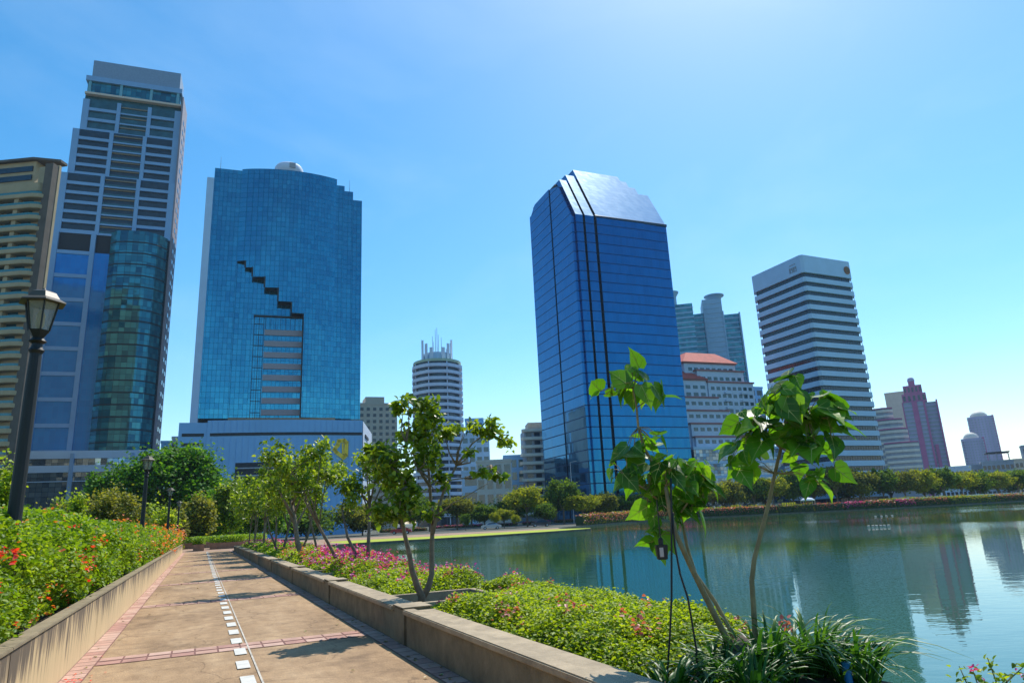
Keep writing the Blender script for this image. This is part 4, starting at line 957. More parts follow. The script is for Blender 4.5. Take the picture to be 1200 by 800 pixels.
# ------------------------------------------------------------------ low flowering bushes in the lakeside bed
def low_bush(s0, s1, t0, t1, h, n, size, label, pink, mat='leaf_low', pinkmat='pink_bract', seed=1, psize=.05, z0=.22):
    rd = random.Random(seed); c = PW((s0 + s1) / 2, (t0 + t1) / 2, z0)
    root = empty('flowering_bush', tuple(c), 0, label, 'bush', 'low flowering bushes in the lakeside bed')
    def top(s, t):
        u = (s - s0) / (s1 - s0); v = (t - t0) / (t1 - t0)
        e = min(1, 5 * min(u, 1 - u) * (s1 - s0) / 4) ** .5 if 0 < u < 1 else 0
        g = min(1, 6 * min(v, 1 - v)) ** .5 if 0 < v < 1 else 0
        return h * e * g * (.9 + .35 * noise.noise(Vector((s * .7, t * .9, seed))) + .18 * noise.noise(Vector((s * 2.7, t * 2.7, seed + 3))))
    P = []
    for _ in range(n):
        s = rd.uniform(s0, s1) if rd.random() > .0 else 0; t = rd.uniform(t0, t1); z = top(s, t)
        f = 1 - abs(rd.gauss(0, .16)) + (.12 if rd.random() < .08 else 0)
        if rd.random() < .25: f = rd.uniform(.1, 1)
        p = PW(s + rd.gauss(0, .03), t + rd.gauss(0, .04), z0 + max(.02, z * f)); P.append(tuple(p))
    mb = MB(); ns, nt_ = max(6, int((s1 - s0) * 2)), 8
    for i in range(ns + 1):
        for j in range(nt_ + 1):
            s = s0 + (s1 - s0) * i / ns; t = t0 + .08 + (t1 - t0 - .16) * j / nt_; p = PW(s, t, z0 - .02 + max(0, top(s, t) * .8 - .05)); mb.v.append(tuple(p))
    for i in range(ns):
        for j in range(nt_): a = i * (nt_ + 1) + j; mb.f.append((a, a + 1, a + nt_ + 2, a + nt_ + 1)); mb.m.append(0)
    under(mb.build('shade_hull', M['foliage_core']), root)  # closed sheet under the leaves, inner shade painted in its dark colour
    sz = np.random.default_rng(seed).uniform(.7, 1.3, n) * size
    under(mobj('foliage', leaf_mesh('bush_leaves', P, sz, M[mat], 'leaf', seed, up=.7)), root)
    # sprigs that stick up
    rg = np.random.default_rng(seed + 50)
    if pink:
        cn = []
        for _ in range(pink):
            s = rd.uniform(s0 + .2, s1 - .2); t = rd.uniform(t0 + .1, t1 - .1); cn.append((tuple(PW(s, t, z0 + top(s, t) * 1.0 + .02)), rd.uniform(.6, 1.5)))
        a, sc = clusters(cn, 12, psize * .9, psize, rg)
        under(mobj('blossoms', leaf_mesh('bush_blossoms', a, sc, M[pinkmat], 'leaf', seed + 2, up=.6)), root)
    return root
low_bush(5.3, 10.8, 3.15, 5.15, .43, 52000, .042, 'broad yellow green bush with few pale pink flowers nearest the low wall corner', 26, seed=21, pinkmat='salmon_bract')
low_bush(10.6, 12.8, 4.7, 5.3, .42, 6500, .05, 'narrow strip of green bush behind the forked tree', 6, seed=22)
low_bush(12.7, 17.2, 3.1, 5.25, .40, 26000, .055, 'yellow green bush with scattered pink flowers just beyond the forked tree', 40, seed=23, psize=.06)
low_bush(17.2, 19.8, 3.2, 5.3, .46, 12000, .06, 'green bush speckled pink in front of the twin trunks', 45, seed=24, psize=.07)
low_bush(20.0, 27.0, 3.3, 5.5, .50, 22000, .07, 'bush heaped with bright magenta flowers around the leaning trunks', 120, seed=25, psize=.10)
low_bush(27.2, 38.0, 3.1, 5.6, .50, 22000, .09, 'green bed bush with few pale flowers beyond the magenta one', 50, seed=26, psize=.09, pinkmat='salmon_bract')
low_bush(38.2, 65.0, 3.1, 6.0, .50, 26000, .13, 'farthest stretch of green bed bush where the row of slim trunks crowds together', 60, seed=27, psize=.12, mat='leaf_hedge')

# ------------------------------------------------------------------ trees of the bed: trunks with a few limbs, clusters of leaves
def bed_tree(base, limbs, cl, name, label, leafmat_, lsize, per, bark='pale_bark', kind='leaf', seed=1, group=None, droop=.6, up=.25):
    """limbs: lists of (point, radius); cl: (centre, (rx, ry, rz), weight)"""
    root = empty(name, tuple(base), 0, label, 'tree', group)
    mb = MB()
    for lb in limbs: mb.tube([p for p, _ in lb], [r for _, r in lb], 8)
    # small twigs reach into each cluster
    rd = random.Random(seed); ends = [lb[-1][0] for lb in limbs] + [lb[len(lb) // 2][0] for lb in limbs]
    for c, rr_, w in cl:
        e = min(ends, key=lambda q: (Vector(q) - Vector(c)).length); e = Vector(e); c = Vector(c)
        for k in range(3):
            q = c + Vector((rd.gauss(0, rr_[0] * .5), rd.gauss(0, rr_[1] * .5), rd.gauss(0, rr_[2] * .5)))
            m_ = (e + q) / 2 + Vector((rd.gauss(0, .06), rd.gauss(0, .06), -.05))
            mb.tube([e, m_, q], [.016 * lsize / .12 + .004, .010 * lsize / .12 + .003, .004], 5)
    under(mb.build('trunk', M[bark], smooth=True), root)
    rg = np.random.default_rng(seed); P = []
    for c, rr_, w in cl:
        P.append(blob_points(rg, c, rr_, int(per * w), sub=max(5, int(9 * w)), spread=.26, shell=.85))
    P = np.concatenate(P); sz = rg.uniform(.6, 1.25, len(P)) * lsize
    under(mobj('crown', leaf_mesh('crown_leaves', P, sz, leafmat_, kind, seed, up=up, droop=droop)), root)
    return root
def limb(pts, Y, r0, r1, dy=0.0):
    n = len(pts); return [(at(x, y, Y + dy * i / max(1, n - 1)), r0 + (r1 - r0) * i / (n - 1)) for i, (x, y) in enumerate(pts)]
# tree A: forked, fifteen metres off
YA = 12.15
def cA(x, y, rx, rz, w=1.0, dy=0.0):
    p = at(x, y, YA + dy); k = YA / 800.0; return (p, (rx * k, rx * k * .9, rz * k), w)
base = PW(11.7, 3.45, .2)
bed_tree(base, [
    limb([(494, 712), (494, 698), (489, 686), (483, 668), (480, 650), (474, 625), (470, 600), (476, 570)], YA, .072, .02, -.4),
    limb([(495, 700), (502, 688), (506, 672), (506, 640), (507, 615), (505, 590), (503, 560), (500, 520), (497, 480)], YA, .058, .013, .3),
    limb([(507, 625), (513, 600), (520, 575), (535, 545), (553, 520), (572, 505)], YA, .035, .01, .6),
    limb([(521, 575), (528, 562), (545, 560), (560, 552), (575, 545)], YA, .016, .006, .4),
    limb([(510, 605), (530, 590), (548, 580), (572, 566)], YA, .014, .006, -.3),
    limb([(478, 570), (470, 555), (455, 545)], YA, .02, .008, -.6),
    limb([(503, 570), (490, 550), (476, 520)], YA, .018, .006, -.3)],
    [cA(492, 480, 24, 22, 1.15), cA(470, 478, 10, 9, .2, -.3), cA(508, 500, 26, 18, .8, .3), cA(480, 512, 20, 12, .5), cA(458, 545, 24, 30, 1.7, -.5), cA(440, 530, 14, 14, .45, -.5), cA(500, 535, 20, 22, .8),
     cA(530, 505, 14, 9, .4, .4), cA(575, 500, 15, 17, .55, .5), cA(592, 512, 9, 14, .25, .5), cA(556, 500, 12, 8, .2, .4), cA(553, 530, 8, 5, .12, .3), cA(582, 560, 10, 6, .15, .3), cA(560, 553, 8, 5, .1),
     cA(515, 565, 10, 16, .3), cA(480, 590, 22, 20, .9, -.4), cA(450, 600, 16, 12, .5, -.5), cA(505, 598, 9, 9, .2), cA(470, 565, 16, 16, .6)],
    'young_tree', 'forked young tree with crooked twin stems standing in the concrete pit by the wall', M['leaf_mid'], .125, 260, seed=41, kind='leaf')

def row_tree(s, t, h, crown_r, lean, seed, label, yel=0, fork=False, thick=.07, cz=.62, nleaf=2600, lsize=.13, dense=1.0, bare=False):
    rd = random.Random(seed); b = PW(s, t, .2); tip = b + DV * lean[0] + NV * lean[1] + Vector((0, 0, h * .62))
    limbs = [[(b, thick), (b.lerp(tip, .35) + Vector((rd.gauss(0, .05), 0, 0)), thick * .8), (b.lerp(tip, .7), thick * .65), (tip, thick * .45)]]
    cl = []
    for k in range(7):
        a = 2 * math.pi * k / 7 + rd.uniform(-.3, .3); rr_ = crown_r * rd.uniform(.35, .8)
        e = tip + Vector((math.cos(a) * rr_, math.sin(a) * rr_, h * rd.uniform(-.02, .33)))
        st_ = b.lerp(tip, rd.uniform(.5, 1)); limbs.append([(st_, thick * .4), (st_.lerp(e, .5) + Vector((0, 0, .12)), thick * .28), (e, .012)])
        cl.append((e, (crown_r * .42, crown_r * .42, crown_r * .36), rd.uniform(.7, 1.2)))
    cl.append((tip + Vector((0, 0, h * .25)), (crown_r * .5, crown_r * .5, crown_r * .45), 1.0))
    if fork:
        q = b + DV * .35 + NV * -.5 * fork; limbs.append([(b, thick * .8), (b.lerp(q, 1) + Vector((0, 0, h * .3)), thick * .6), (q + Vector((0, 0, h * .55)) + NV * -.2 * fork, thick * .3)])
        cl.append((q + Vector((0, 0, h * .62)), (crown_r * .4, crown_r * .4, crown_r * .35), .8))
    return bed_tree(b, limbs, cl, 'young_tree', label, M['leaf_mid'], lsize, nleaf / 8 * dense, seed=seed, bark='pale_bark' if not fork else 'bark', group='young trees in a row along the lakeside bed')
row_tree(20.7, 4.45, 3.6, 1.05, (.3, .15), 51, 'young tree with dividing pale limbs rising from the magenta flowers', fork=1, nleaf=1500)
row_tree(21.4, 3.95, 3.9, 1.0, (-.2, -1.35), 52, 'slim young tree leaning left over the low wall beside the magenta flowers', nleaf=2000, thick=.06)
row_tree(28.8, 3.75, 4.1, 1.5, (.4, -.55), 53, 'young tree with a thick straight brown trunk leaning slightly left', nleaf=2900, thick=.13, lsize=.15)
row_tree(36.3, 3.6, 4.3, 1.8, (.2, .6), 54, 'small forked young tree beyond the thick trunked one', fork=1, nleaf=2600, lsize=.17)
row_tree(38.2, 4.7, 4.6, 1.7, (.1, .9), 55, 'small young tree leaning right beyond the thick trunked one', nleaf=2600, lsize=.17)
row_tree(43.0, 3.9, 5.0, 2.1, (.4, .1), 56, 'young tree midway down the row of slim trunks', nleaf=2700, lsize=.2)
far_row = [(49, 3.8), (54, 4.2), (58, 3.7), (62, 4.1), (66, 3.9)]
for i, (s, t) in enumerate(far_row):
    row_tree(s, t, 5.0 + .3 * (i % 2), 2.2, (.2, .2 * (i % 3)), 60 + i, ['young tree where the low wall bends out of sight, nearest of the crowded far trunks', 'second of the crowded far trunks beyond the low wall', 'third of the crowded far trunks beside the path end', 'fourth of the crowded far trunks beside the path end', 'last young tree of the row at the very end of the low wall'][i], nleaf=1900, lsize=.25)
# a leafless shrubby tree among them
base = PW(30.5, 4.6, .2); rd = random.Random(8); top_ = at(352, 560, base.y); limbs = []
root = empty('bare_tree', tuple(base), 0, 'dark leafless twiggy tree poking out above the leafy row', 'tree')
mb = MB(); mb.tube([base, base.lerp(top_, .6), top_], [.06, .045, .03], 6)
for k in range(9):
    s_ = base.lerp(top_, rd.uniform(.75, 1)); e = at(rd.uniform(338, 392), rd.uniform(525, 560), base.y + rd.uniform(-.6, .6)); m_ = s_.lerp(e, .5) + Vector((rd.gauss(0, .1), 0, rd.gauss(0, .1)))
    mb.tube([s_, m_, e], [.025, .015, .004], 5)
    for j in range(4):
        e2 = m_.lerp(e, rd.uniform(0, .9)); mb.tube([e2, e2 + Vector((rd.gauss(0, .3), rd.gauss(0, .2), rd.uniform(0, .4)))], [.008, .002], 4)
under(mb.build('branches', M['bark']), root)

# ------------------------------------------------------------------ the two saplings in front, with large heart-shaped leaves
def heart_leaves(name, cl, n, size, seed, parent):
    rg = np.random.default_rng(seed); P = []; out = []
    tot = sum(w for _, _, w in cl)
    for c, rr_, w in cl:
        k = int(round(n * w / tot)); d = rg.normal(size=(k, 3)); d /= np.linalg.norm(d, axis=1)[:, None]
        P.append(np.asarray(c) + d * np.asarray(rr_) * (rg.uniform(.25, 1, (k, 1)) ** .6)); out.append(d * .9)
    P = np.concatenate(P); out = np.concatenate(out)
    out[:, 2] *= .4
    sz = rg.uniform(.4, 1.25, len(P)) * size
    return P, sz, out
def sapling(name, base, limbs, cl, n, size, label, seed):
    root = empty(name, tuple(base), 0, label, 'tree')
    mb = MB()
    for lb in limbs: mb.tube([p for p, _ in lb], [r for _, r in lb], 10)
    P, sz, out = heart_leaves('l', cl, n, size, seed, root)
    # leaf stalks join each leaf to the nearest stem point
    nodes = [Vector(p) for lb in limbs for p, _ in lb[len(lb) // 2:]]
    for q in P:
        q = Vector(q); e = min(nodes, key=lambda v: (v - q).length)
        mb.tube([e, e.lerp(q, .55) + Vector((0, 0, .03)), q], [.0045, .0035, .003], 4)
    under(mb.build('stem', M['green_stem'], smooth=True), root)
    me = leaf_mesh('heart_leaves', P, sz, M['leaf_big'], 'heart', seed, up=.25, droop=.65, out=out)
    for pl_ in me.polygons: pl_.use_smooth = True
    under(mobj('crown', me), root)
    # pale midribs and side veins
    rg = np.random.default_rng(seed); T, _ = TEMPL['heart']; mbv = MB(); co = np.array([v.co[:] for v in me.vertices]).reshape(len(P), 14, 3)
    for q in co:
        nn = np.cross(q[9] - q[0], q[3] - q[0]); nn = nn / (np.linalg.norm(nn) + 1e-9) * .004
        for sgn in (1, -1):
            o_ = nn * sgn
            for (a, b, w) in ((q[0], q[12], .0045), (q[12], q[13], .0035), (q[13], q[6], .002), (q[0], (q[3] * .75 + q[12] * .25), .002), (q[0], (q[9] * .75 + q[12] * .25), .002), (q[12], (q[4] * .8 + q[13] * .2), .0018), (q[12], (q[8] * .8 + q[13] * .2), .0018)):
                d = b - a; sd_ = np.cross(d, nn); sd_ = sd_ / (np.linalg.norm(sd_) + 1e-9) * w * size / .25
                mbv.face([a - sd_ + o_, a + sd_ + o_, b + sd_ * .5 + o_, b - sd_ * .5 + o_])
    me2 = bpy.data.meshes.new('veins'); me2.from_pydata(mbv.v, [], mbv.f); me2.materials.append(M['leaf_vein'])
    under(mobj('leaf_veins', me2), root)
    return root
YS = 6.3
def cS(x, y, rx, rz, w, dy=0.0):
    k = YS / 800.0 * 1.02; return (at(x, y, YS + dy), (rx * k, rx * k * .8, rz * k), w)
bs = at(868, 772, YS); bs.z = .2
sapling('large_leaved_sapling', bs, [
    limb([(872, 800), (868, 770), (850, 745), (830, 705), (808, 660), (792, 625), (785, 600), (780, 570)], YS, .034, .017, -.2),
    limb([(866, 765), (856, 738), (838, 705), (815, 672), (805, 640), (798, 605), (800, 580)], YS, .022, .01, .25),
    limb([(780, 575), (768, 548), (755, 525), (748, 500), (746, 478), (742, 455)], YS, .018, .007, -.1),
    limb([(798, 600), (812, 580), (828, 562)], YS, .010, .006, .1),
    limb([(785, 600), (760, 575), (735, 560)], YS, .012, .006, -.2)],
    [cS(742, 452, 32, 12, 9), cS(708, 462, 8, 7, 1.2), cS(772, 462, 9, 7, 1.5), cS(744, 435, 12, 8, 2),
     cS(740, 545, 28, 26, 15, -.1), cS(790, 552, 38, 24, 18), cS(822, 560, 16, 22, 8, .1), cS(775, 590, 28, 20, 10), cS(760, 518, 22, 10, 5), cS(815, 592, 14, 16, 6, .1), cS(768, 625, 12, 14, 3)],
    165, .185, 'leaning large-leaved sapling with two slanting stems and a tuft of leaves high above', 71)
b2_ = at(884, 772, YS + .1); b2_.z = .2
sapling('large_leaved_sapling', b2_, [
    limb([(880, 800), (884, 770), (885, 745), (883, 710), (881, 680), (884, 655), (893, 620), (902, 585), (908, 555), (915, 525), (921, 490), (924, 460)], YS + .1, .028, .012, .1),
    limb([(915, 525), (898, 510), (880, 505)], YS + .1, .010, .006, .1), limb([(921, 495), (945, 488), (972, 490)], YS + .1, .010, .006, -.1)],
    [cS(920, 468, 36, 22, 13), cS(888, 500, 26, 28, 12, .1), cS(965, 480, 36, 22, 15, -.1), cS(950, 530, 36, 28, 15), cS(872, 535, 20, 20, 8, .1), cS(925, 505, 28, 20, 7), cS(975, 500, 14, 24, 6), cS(924, 445, 14, 8, 3), cS(955, 560, 14, 12, 3)],
    138, .215, 'upright large-leaved sapling with one bare curved stem and a single drooping head of leaves', 72)

# strap-leaved clump round their feet
def strap_clump(c, n, rad, length, seed, label, group='strap leaved clumps at the near corner'):
    rd = random.Random(seed); root = empty('strap_leaf_clump', tuple(c), 0, label, 'plant', group); mb = MB()
    for k in range(n):
        a = rd.uniform(0, 2 * math.pi); r0 = rd.uniform(0, rad); b = Vector((math.cos(a) * r0, math.sin(a) * r0, 0)) + Vector(c)
        a2 = a + rd.gauss(0, .6); L_ = length * rd.uniform(.6, 1.15); lean = rd.uniform(.25, 1.1); w = rd.uniform(.010, .019)
        dirh = Vector((math.cos(a2), math.sin(a2), 0)); side = Vector((-math.sin(a2), math.cos(a2), 0))
        pts = []
        for i in range(7):
            u = i / 6; pts.append(b + dirh * (L_ * lean * u * (.6 + .4 * u)) + Vector((0, 0, L_ * (u * 1.05 - (.35 + .45 * lean) * u * u * 1.0))))
        n0 = len(mb.v)
        for i, p_ in enumerate(pts):
            ww = w * (1 - (i / 6) ** 2.2) + .0015
            mb.v += [tuple(p_ - side * ww + Vector((0, 0, ww * .5))), tuple(p_), tuple(p_ + side * ww + Vector((0, 0, ww * .5)))]
        for i in range(6):
            q = n0 + i * 3; mb.f += [(q, q + 1, q + 4, q + 3), (q + 1, q + 2, q + 5, q + 4)]; mb.m += [0, 0]
    me = bpy.data.meshes.new('straps'); me.from_pydata(mb.v, [], mb.f); me.materials.append(M['strap'])
    for pl_ in me.polygons: pl_.use_smooth = True
    under(mobj('leaves', me), root)
    mb = MB(); mb.lathe([(rad * .6, c[2] - .02), (rad * .5, c[2] + .05), (.01, c[2] + .08)], 10, c=(c[0], c[1])); under(mb.build('crown_base', M['foliage_core']), root)
def onbed(x, Y, z=.22):
    p = at(x, 780, Y); return Vector((p.x, p.y, z))
for i, (x, Y, n, r_, L_, lab) in enumerate([
    (905, 6.15, 120, .22, .85, 'dark green strap leaved clump right at the foot of the upright sapling'),
    (955, 6.3, 120, .22, .85, 'strap leaved clump arching over the blue pipe'),
    (845, 6.0, 80, .2, .62, 'strap leaved clump at the foot of the leaning stems'),
    (785, 5.75, 60, .18, .52, 'sparse strap leaved clump beside the low wall under the black cables'),
    (1000, 6.0, 80, .2, .7, 'rightmost strap leaved clump reaching over the water'),
    (880, 5.6, 80, .2, .6, 'nearest strap leaved clump at the bottom edge of the photo')]):
    strap_clump(onbed(x, Y), n, r_, L_, 80 + i, lab)
# salmon flowers on short stalks by the clump
for i, (x, y) in enumerate(((921, 728), (986, 762))):
    p = at(x, y, 6.3); b = Vector((p.x - .05, p.y, .22)); root = empty('flower_stalk', tuple(b), 0, ['thin stalk with a pink flower above the dark strap leaves', 'pink flower stalk leaning out by the blue pipe'][i], 'flower')
    mb = MB(); mb.tube([b, b.lerp(p, .5) + Vector((.02, 0, .02)), p], [.006, .005, .004], 5); under(mb.build('stalk', M['green_stem']), root)
    a, sc = clusters([(tuple(p), 1.0)], 16, .028, .05, rng); under(mobj('blossom', leaf_mesh('bl', a, sc, M['salmon_bract'], 'leaf', 5 + i)), root)
# dark rootstock of the saplings
mb = MB(); q = onbed(872, 6.22, .1); mb.lathe([(.17, .1), (.16, .25), (.12, .42), (.07, .52), (.02, .56)], 12, c=(q.x, q.y)); o = mb.build('tree_stump', M['bark'], smooth=True); tag(o, 'dark knobbly stump from which the leaning sapling sprouts', 'stump')
# blue pipe
p = at(991, 776, 5.9); mb = MB(); mb.tube([(p.x, p.y, .1), (p.x, p.y, p.z)], .034, 14); mb.tube([(p.x, p.y, p.z - .006), (p.x, p.y, p.z + .004)], .037, 14)
tag(mb.build('pipe', simple('blue_plastic', (.02, .22, .50), .4)), 'short upright blue plastic pipe among the strap leaves', 'pipe')
# black cables and the little hanging lantern
M['black_plastic'] = simple('black_plastic', (.012, .012, .014), .5)
Yc = 6.05
for pts, lab in (([(786, 560), (787, 600), (787, 640), (787, 700), (785, 745), (781, 800)], 'straight black cable hanging from the leaning sapling down to the bed'),
                 ([(788, 600), (791, 640), (797, 672), (806, 700), (812, 735), (816, 760), (818, 800)], 'wavy black cable hanging beside the straight one')):
    mb = MB(); P_ = [at(x, y, Yc) for x, y in pts]; Q = []
    for i in range(len(P_) - 1):
        for u in (0, .34, .67): Q.append(P_[i].lerp(P_[i + 1], u))
    Q.append(P_[-1]); mb.tube(Q, .0085, 6); tag(mb.build('cable', M['black_plastic'], smooth=True), lab, 'cable')
lt = at(775, 642, Yc + .05); lr = empty('hanging_lamp', tuple(lt), 0, 'small black box lamp hanging on a cord under the leaning sapling', 'lamp')
def under_local(o, root): link_child(o, root); return o
mb = MB(); mb.frust([(-.055, -.05), (.055, -.05), (.055, .05), (-.055, .05)], -.115, [(-.07, -.06), (.07, -.06), (.07, .06), (-.07, .06)], .035); under_local(mb.build('housing', M['black_plastic'], bevel=.006), lr)
mb = MB(); mb.box(-.035, .01, -.066, -.055, -.085, .01); under_local(mb.build('lens', simple('lamp_lens', (.5, .4, .36), .2)), lr)
mb = MB(); mb.lathe([(.03, .036), (.03, .09), (.012, .11)], 10); mb.tube([(0, 0, .1), (0.0, 0, .5)], .007, 6); under_local(mb.build('cord', M['black_plastic']), lr)
lr.scale = (.72, .72, .8)
# sprigs of bougainvillea at the bottom right corner
root = empty('flowering_bush', tuple(PW(2.6, 5.5, -.4)), 0, 'open sprigs with tiny leaves and magenta flowers at the bottom right corner', 'bush')
rd = random.Random(4); mb = MB(); P = []; fl = []
Yb = 5.6; stems = [[(1140, 840), (1135, 805), (1124, 780)], [(1165, 840), (1168, 800), (1157, 770)], [(1165, 830), (1180, 798), (1200, 780)], [(1150, 840), (1148, 808), (1140, 785)], [(1190, 840), (1192, 815), (1215, 800)], [(1150, 850), (1165, 815), (1178, 795)]]
for sn in stems:
    pp = [at(x, y, Yb + rd.uniform(-.15, .15)) for x, y in sn]; mb.tube(pp, [.008, .006, .003], 5)
    for k in range(26):
        u = rd.uniform(.2, 1) * 1.99; i = int(u); q = pp[i].lerp(pp[i + 1], u - i); P.append(tuple(q + Vector((rd.gauss(0, .03), rd.gauss(0, .03), rd.gauss(0, .025)))))
for (x, y) in ((1141, 784), (1196, 790), (1152, 800), (1175, 806)): fl.append((tuple(at(x, y, Yb)), .9))
under(mb.build('foliage_core', M['green_stem']), root); under(mobj('foliage', leaf_mesh('sl', P, .05, M['leaf_low'], 'leaf', 6)), root)
a, sc = clusters(fl, 10, .018, .035, rng); under(mobj('blossoms', leaf_mesh('sb', a, sc, M['pink_bract'], 'leaf', 6)), root)

# ------------------------------------------------------------------ street lamps
M['lamp_iron'] = simple('lamp_iron', (0.010, 0.012, 0.011), .6, var=.2, bump=.1)
M['lamp_hood'] = simple('lamp_hood', (0.07, 0.055, 0.03), .5, var=.3, scale=4)
m, nt, p = newmat('lamp_glass'); p.inputs['Base Color'].default_value = (.32, .33, .27, 1); p.inputs['Roughness'].default_value = .15; p.inputs['Alpha'].default_value = .5; M['lamp_glass'] = m
M['bulb'] = simple('bulb', (.6, .42, .16), .4)
def hexa(r, rot=.2): return [(r * math.cos(rot + math.pi / 3 * i), r * math.sin(rot + math.pi / 3 * i)) for i in range(6)]
def make_lamp():
    root = empty('street_lamp', (0, 0, 0)); mb = MB()
    mb.lathe([(.16, 0), (.16, .08), (.13, .12), (.12, .45), (.10, .5), (.085, .56), (.075, 1.2), (.068, 2.8), (.062, 3.05)], 14)
    mb.build('pole', M['lamp_iron'], root)
    mb = MB(); mb.lathe([(.062, 3.05), (.085, 3.09), (.062, 3.13), (.055, 3.17), (.095, 3.2), (.06, 3.24)], 14); mb.build('collar', M['lamp_iron'], root)
    mb = MB(); mb.frust(hexa(.06), 3.24, hexa(.12), 3.33); mb.build('cup', M['lamp_iron'], root)
    g = MB(); g.frust(hexa(.105), 3.332, hexa(.172), 3.66); g.build('glass', M['lamp_glass'], root)
    for i in range(6):
        a = .2 + math.pi / 3 * i; mb = MB(); mb.tube([(.115 * math.cos(a), .115 * math.sin(a), 3.325), (.185 * math.cos(a), .185 * math.sin(a), 3.67)], .010, 4); mb.build('glazing_bar', M['lamp_iron'], root)
    mb = MB(); mb.frust(hexa(.265), 3.662, hexa(.26), 3.675); mb.frust(hexa(.26), 3.6752, hexa(.19), 3.715); mb.frust(hexa(.19), 3.7152, hexa(.14), 3.79); mb.frust(hexa(.14), 3.7902, hexa(.10), 3.81); hd = mb.build('hood', M['lamp_hood'], root)
    mb = MB(); mb.lathe([(.025, 3.81), (.03, 3.83), (.005, 3.86)], 8); mb.build('finial', M['lamp_iron'], root)
    mb = MB(); mb.lathe([(.02, 3.34), (.045, 3.40), (.05, 3.52), (.02, 3.58)], 10); mb.build('bulb', M['bulb'], root)
    return root
lamp = make_lamp(); gl = 'row of street lamps behind the flowering hedge'
spots = [(9.58, -1.945, 'large black street lamp with a hexagonal lantern close by at the left edge'),
         (28.6, -1.95, 'second street lamp from the left, its lantern against the round green tree'),
         (48.5, -1.9, 'third street lamp, with its lantern lower in front of the round green tree'),
         (68.3, -1.9, 'fourth street lamp along the hedge, slim against the olive bushes'),
         (88.0, -1.9, 'farthest and smallest street lamp near the end of the path')]
lamps = [lamp] + [copy_tree(lamp) for _ in spots[1:]]
for o, (s, t, lab) in zip(lamps, spots):
    o.location = PW(s, t, .62 if s < 70 else GZ); tag(o, lab, 'street lamp', gl)
lamps[0].scale = (1, 1, 1.035)

# ------------------------------------------------------------------ big trees
def big_tree(name, base, h, r, mat, label, seed, n=9000, ls=.45, trunk_h=.3, group=None, cat='tree', flat=.75, sub=42, bark='bark', spread=.17, proto=None):
    if proto is not None:
        root = copy_tree(proto); root.location = base
        tag(root, label, cat, group); return root
    rg = np.random.default_rng(seed); rd = random.Random(seed)
    root = empty(name, tuple(base), rd.uniform(0, 6), label, cat, group)
    mb = MB(); th = h * trunk_h; mb.tube([(0, 0, -.1), (rd.gauss(0, .1), rd.gauss(0, .1), th * .6), (rd.gauss(0, .2), rd.gauss(0, .2), th * 1.1)], [h * .03, h * .024, h * .018], 7)
    for k in range(6):
        a = 2 * math.pi * k / 6 + rd.random(); mb.tube([(0, 0, th * rd.uniform(.7, 1)), (math.cos(a) * r * .35, math.sin(a) * r * .35, th + (h - th) * .35), (math.cos(a) * r * .75, math.sin(a) * r * .75, th + (h - th) * rd.uniform(.4, .8))], [h * .015, h * .01, h * .003], 5)
    mb.build('trunk', M[bark], root)
    c = np.array([0, 0, th + (h - th) * .5]); P = blob_points(rg, c, (r, r, (h - th) * .5), n, sub=sub, spread=spread, shell=.86)
    P[:, 2] = np.maximum(P[:, 2], th * .75)
    mobj('crown', leaf_mesh('crown', P, rg.uniform(.6, 1.3, n) * ls, M[mat], 'quad', seed, up=.5), root)
    return root
def pxtree(px, top, Y, wpx, mat, label, seed, name='broadleaf_tree', n=7000, ls=.45, base_z=GZ, th=.28, group=None, proto=None, hmin=2.0, **kw):
    p = at(px, top, Y); h = max(hmin, p.z - base_z); r = wpx * .5 * Y / 800 * 1.02
    return big_tree(name, (p.x, p.y, base_z), h, r, mat, label, seed, n, ls, th, group, **kw)
pxtree(205, 520, 108, 124, 'leaf_dark', 'large round dense green tree behind the far street lamps', 101, n=26000, ls=.5, th=.2, sub=90, spread=.13)
pxtree(128, 546, 100, 50, 'leaf_dark', 'smaller bright green tree left of the large round one, before the tower podium', 102, n=9000, ls=.4, th=.2)
pxtree(252, 572, 100, 56, 'leaf_dark', 'low dark green tree filling the gap between the round tree and the path end', 103, n=9000, ls=.4, th=.15)
pxtree(8, 545, 24, 46, 'leaf_low', 'yellow green bushy tree at the left edge beside the large lamp', 104, n=7000, ls=.13, th=.1, name='bushy_tree')
pxtree(85, 578, 46, 40, 'leaf_low', 'yellow green shrub behind the hedge in front of the tower podium', 105, n=6000, ls=.18, th=.05, name='shrub')
pxtree(133, 574, 55, 76, 'leaf_olive', 'wide olive brown shrub behind the hedge left of the second street lamp', 106, n=13000, ls=.2, th=.05, name='shrub')
pxtree(182, 588, 66, 50, 'leaf_low', 'green shrub between the second and third street lamps', 107, n=7000, ls=.24, th=.05, name='shrub')
pxtree(233, 582, 82, 40, 'leaf_olive', 'rounded olive tree just left of the path end', 108, n=8000, ls=.3, th=.15, name='olive_tree')
pxtree(205, 600, 76, 34, 'leaf_olive', 'low olive shrub under the third street lamp', 109, n=6000, ls=.25, th=.05, name='shrub')
pxtree(274, 560, 98, 46, 'leaf_mid', 'light green tree over the right side of the path end', 110, n=9000, ls=.38, th=.2)
pxtree(60, 592, 40, 60, 'leaf_olive', 'low olive shrub right behind the hedge beside the large lamp', 111, n=8000, ls=.15, th=.05, name='shrub')
pxtree(310, 585, 110, 60, 'leaf_dark', 'dark green tree behind the crowded far trunks', 112, n=8000, ls=.45, th=.2)
pxtree(250, 600, 130, 90, 'leaf_dark', 'dark tree mass closing the view at the end of the path', 113, n=9000, ls=.6, th=.1)
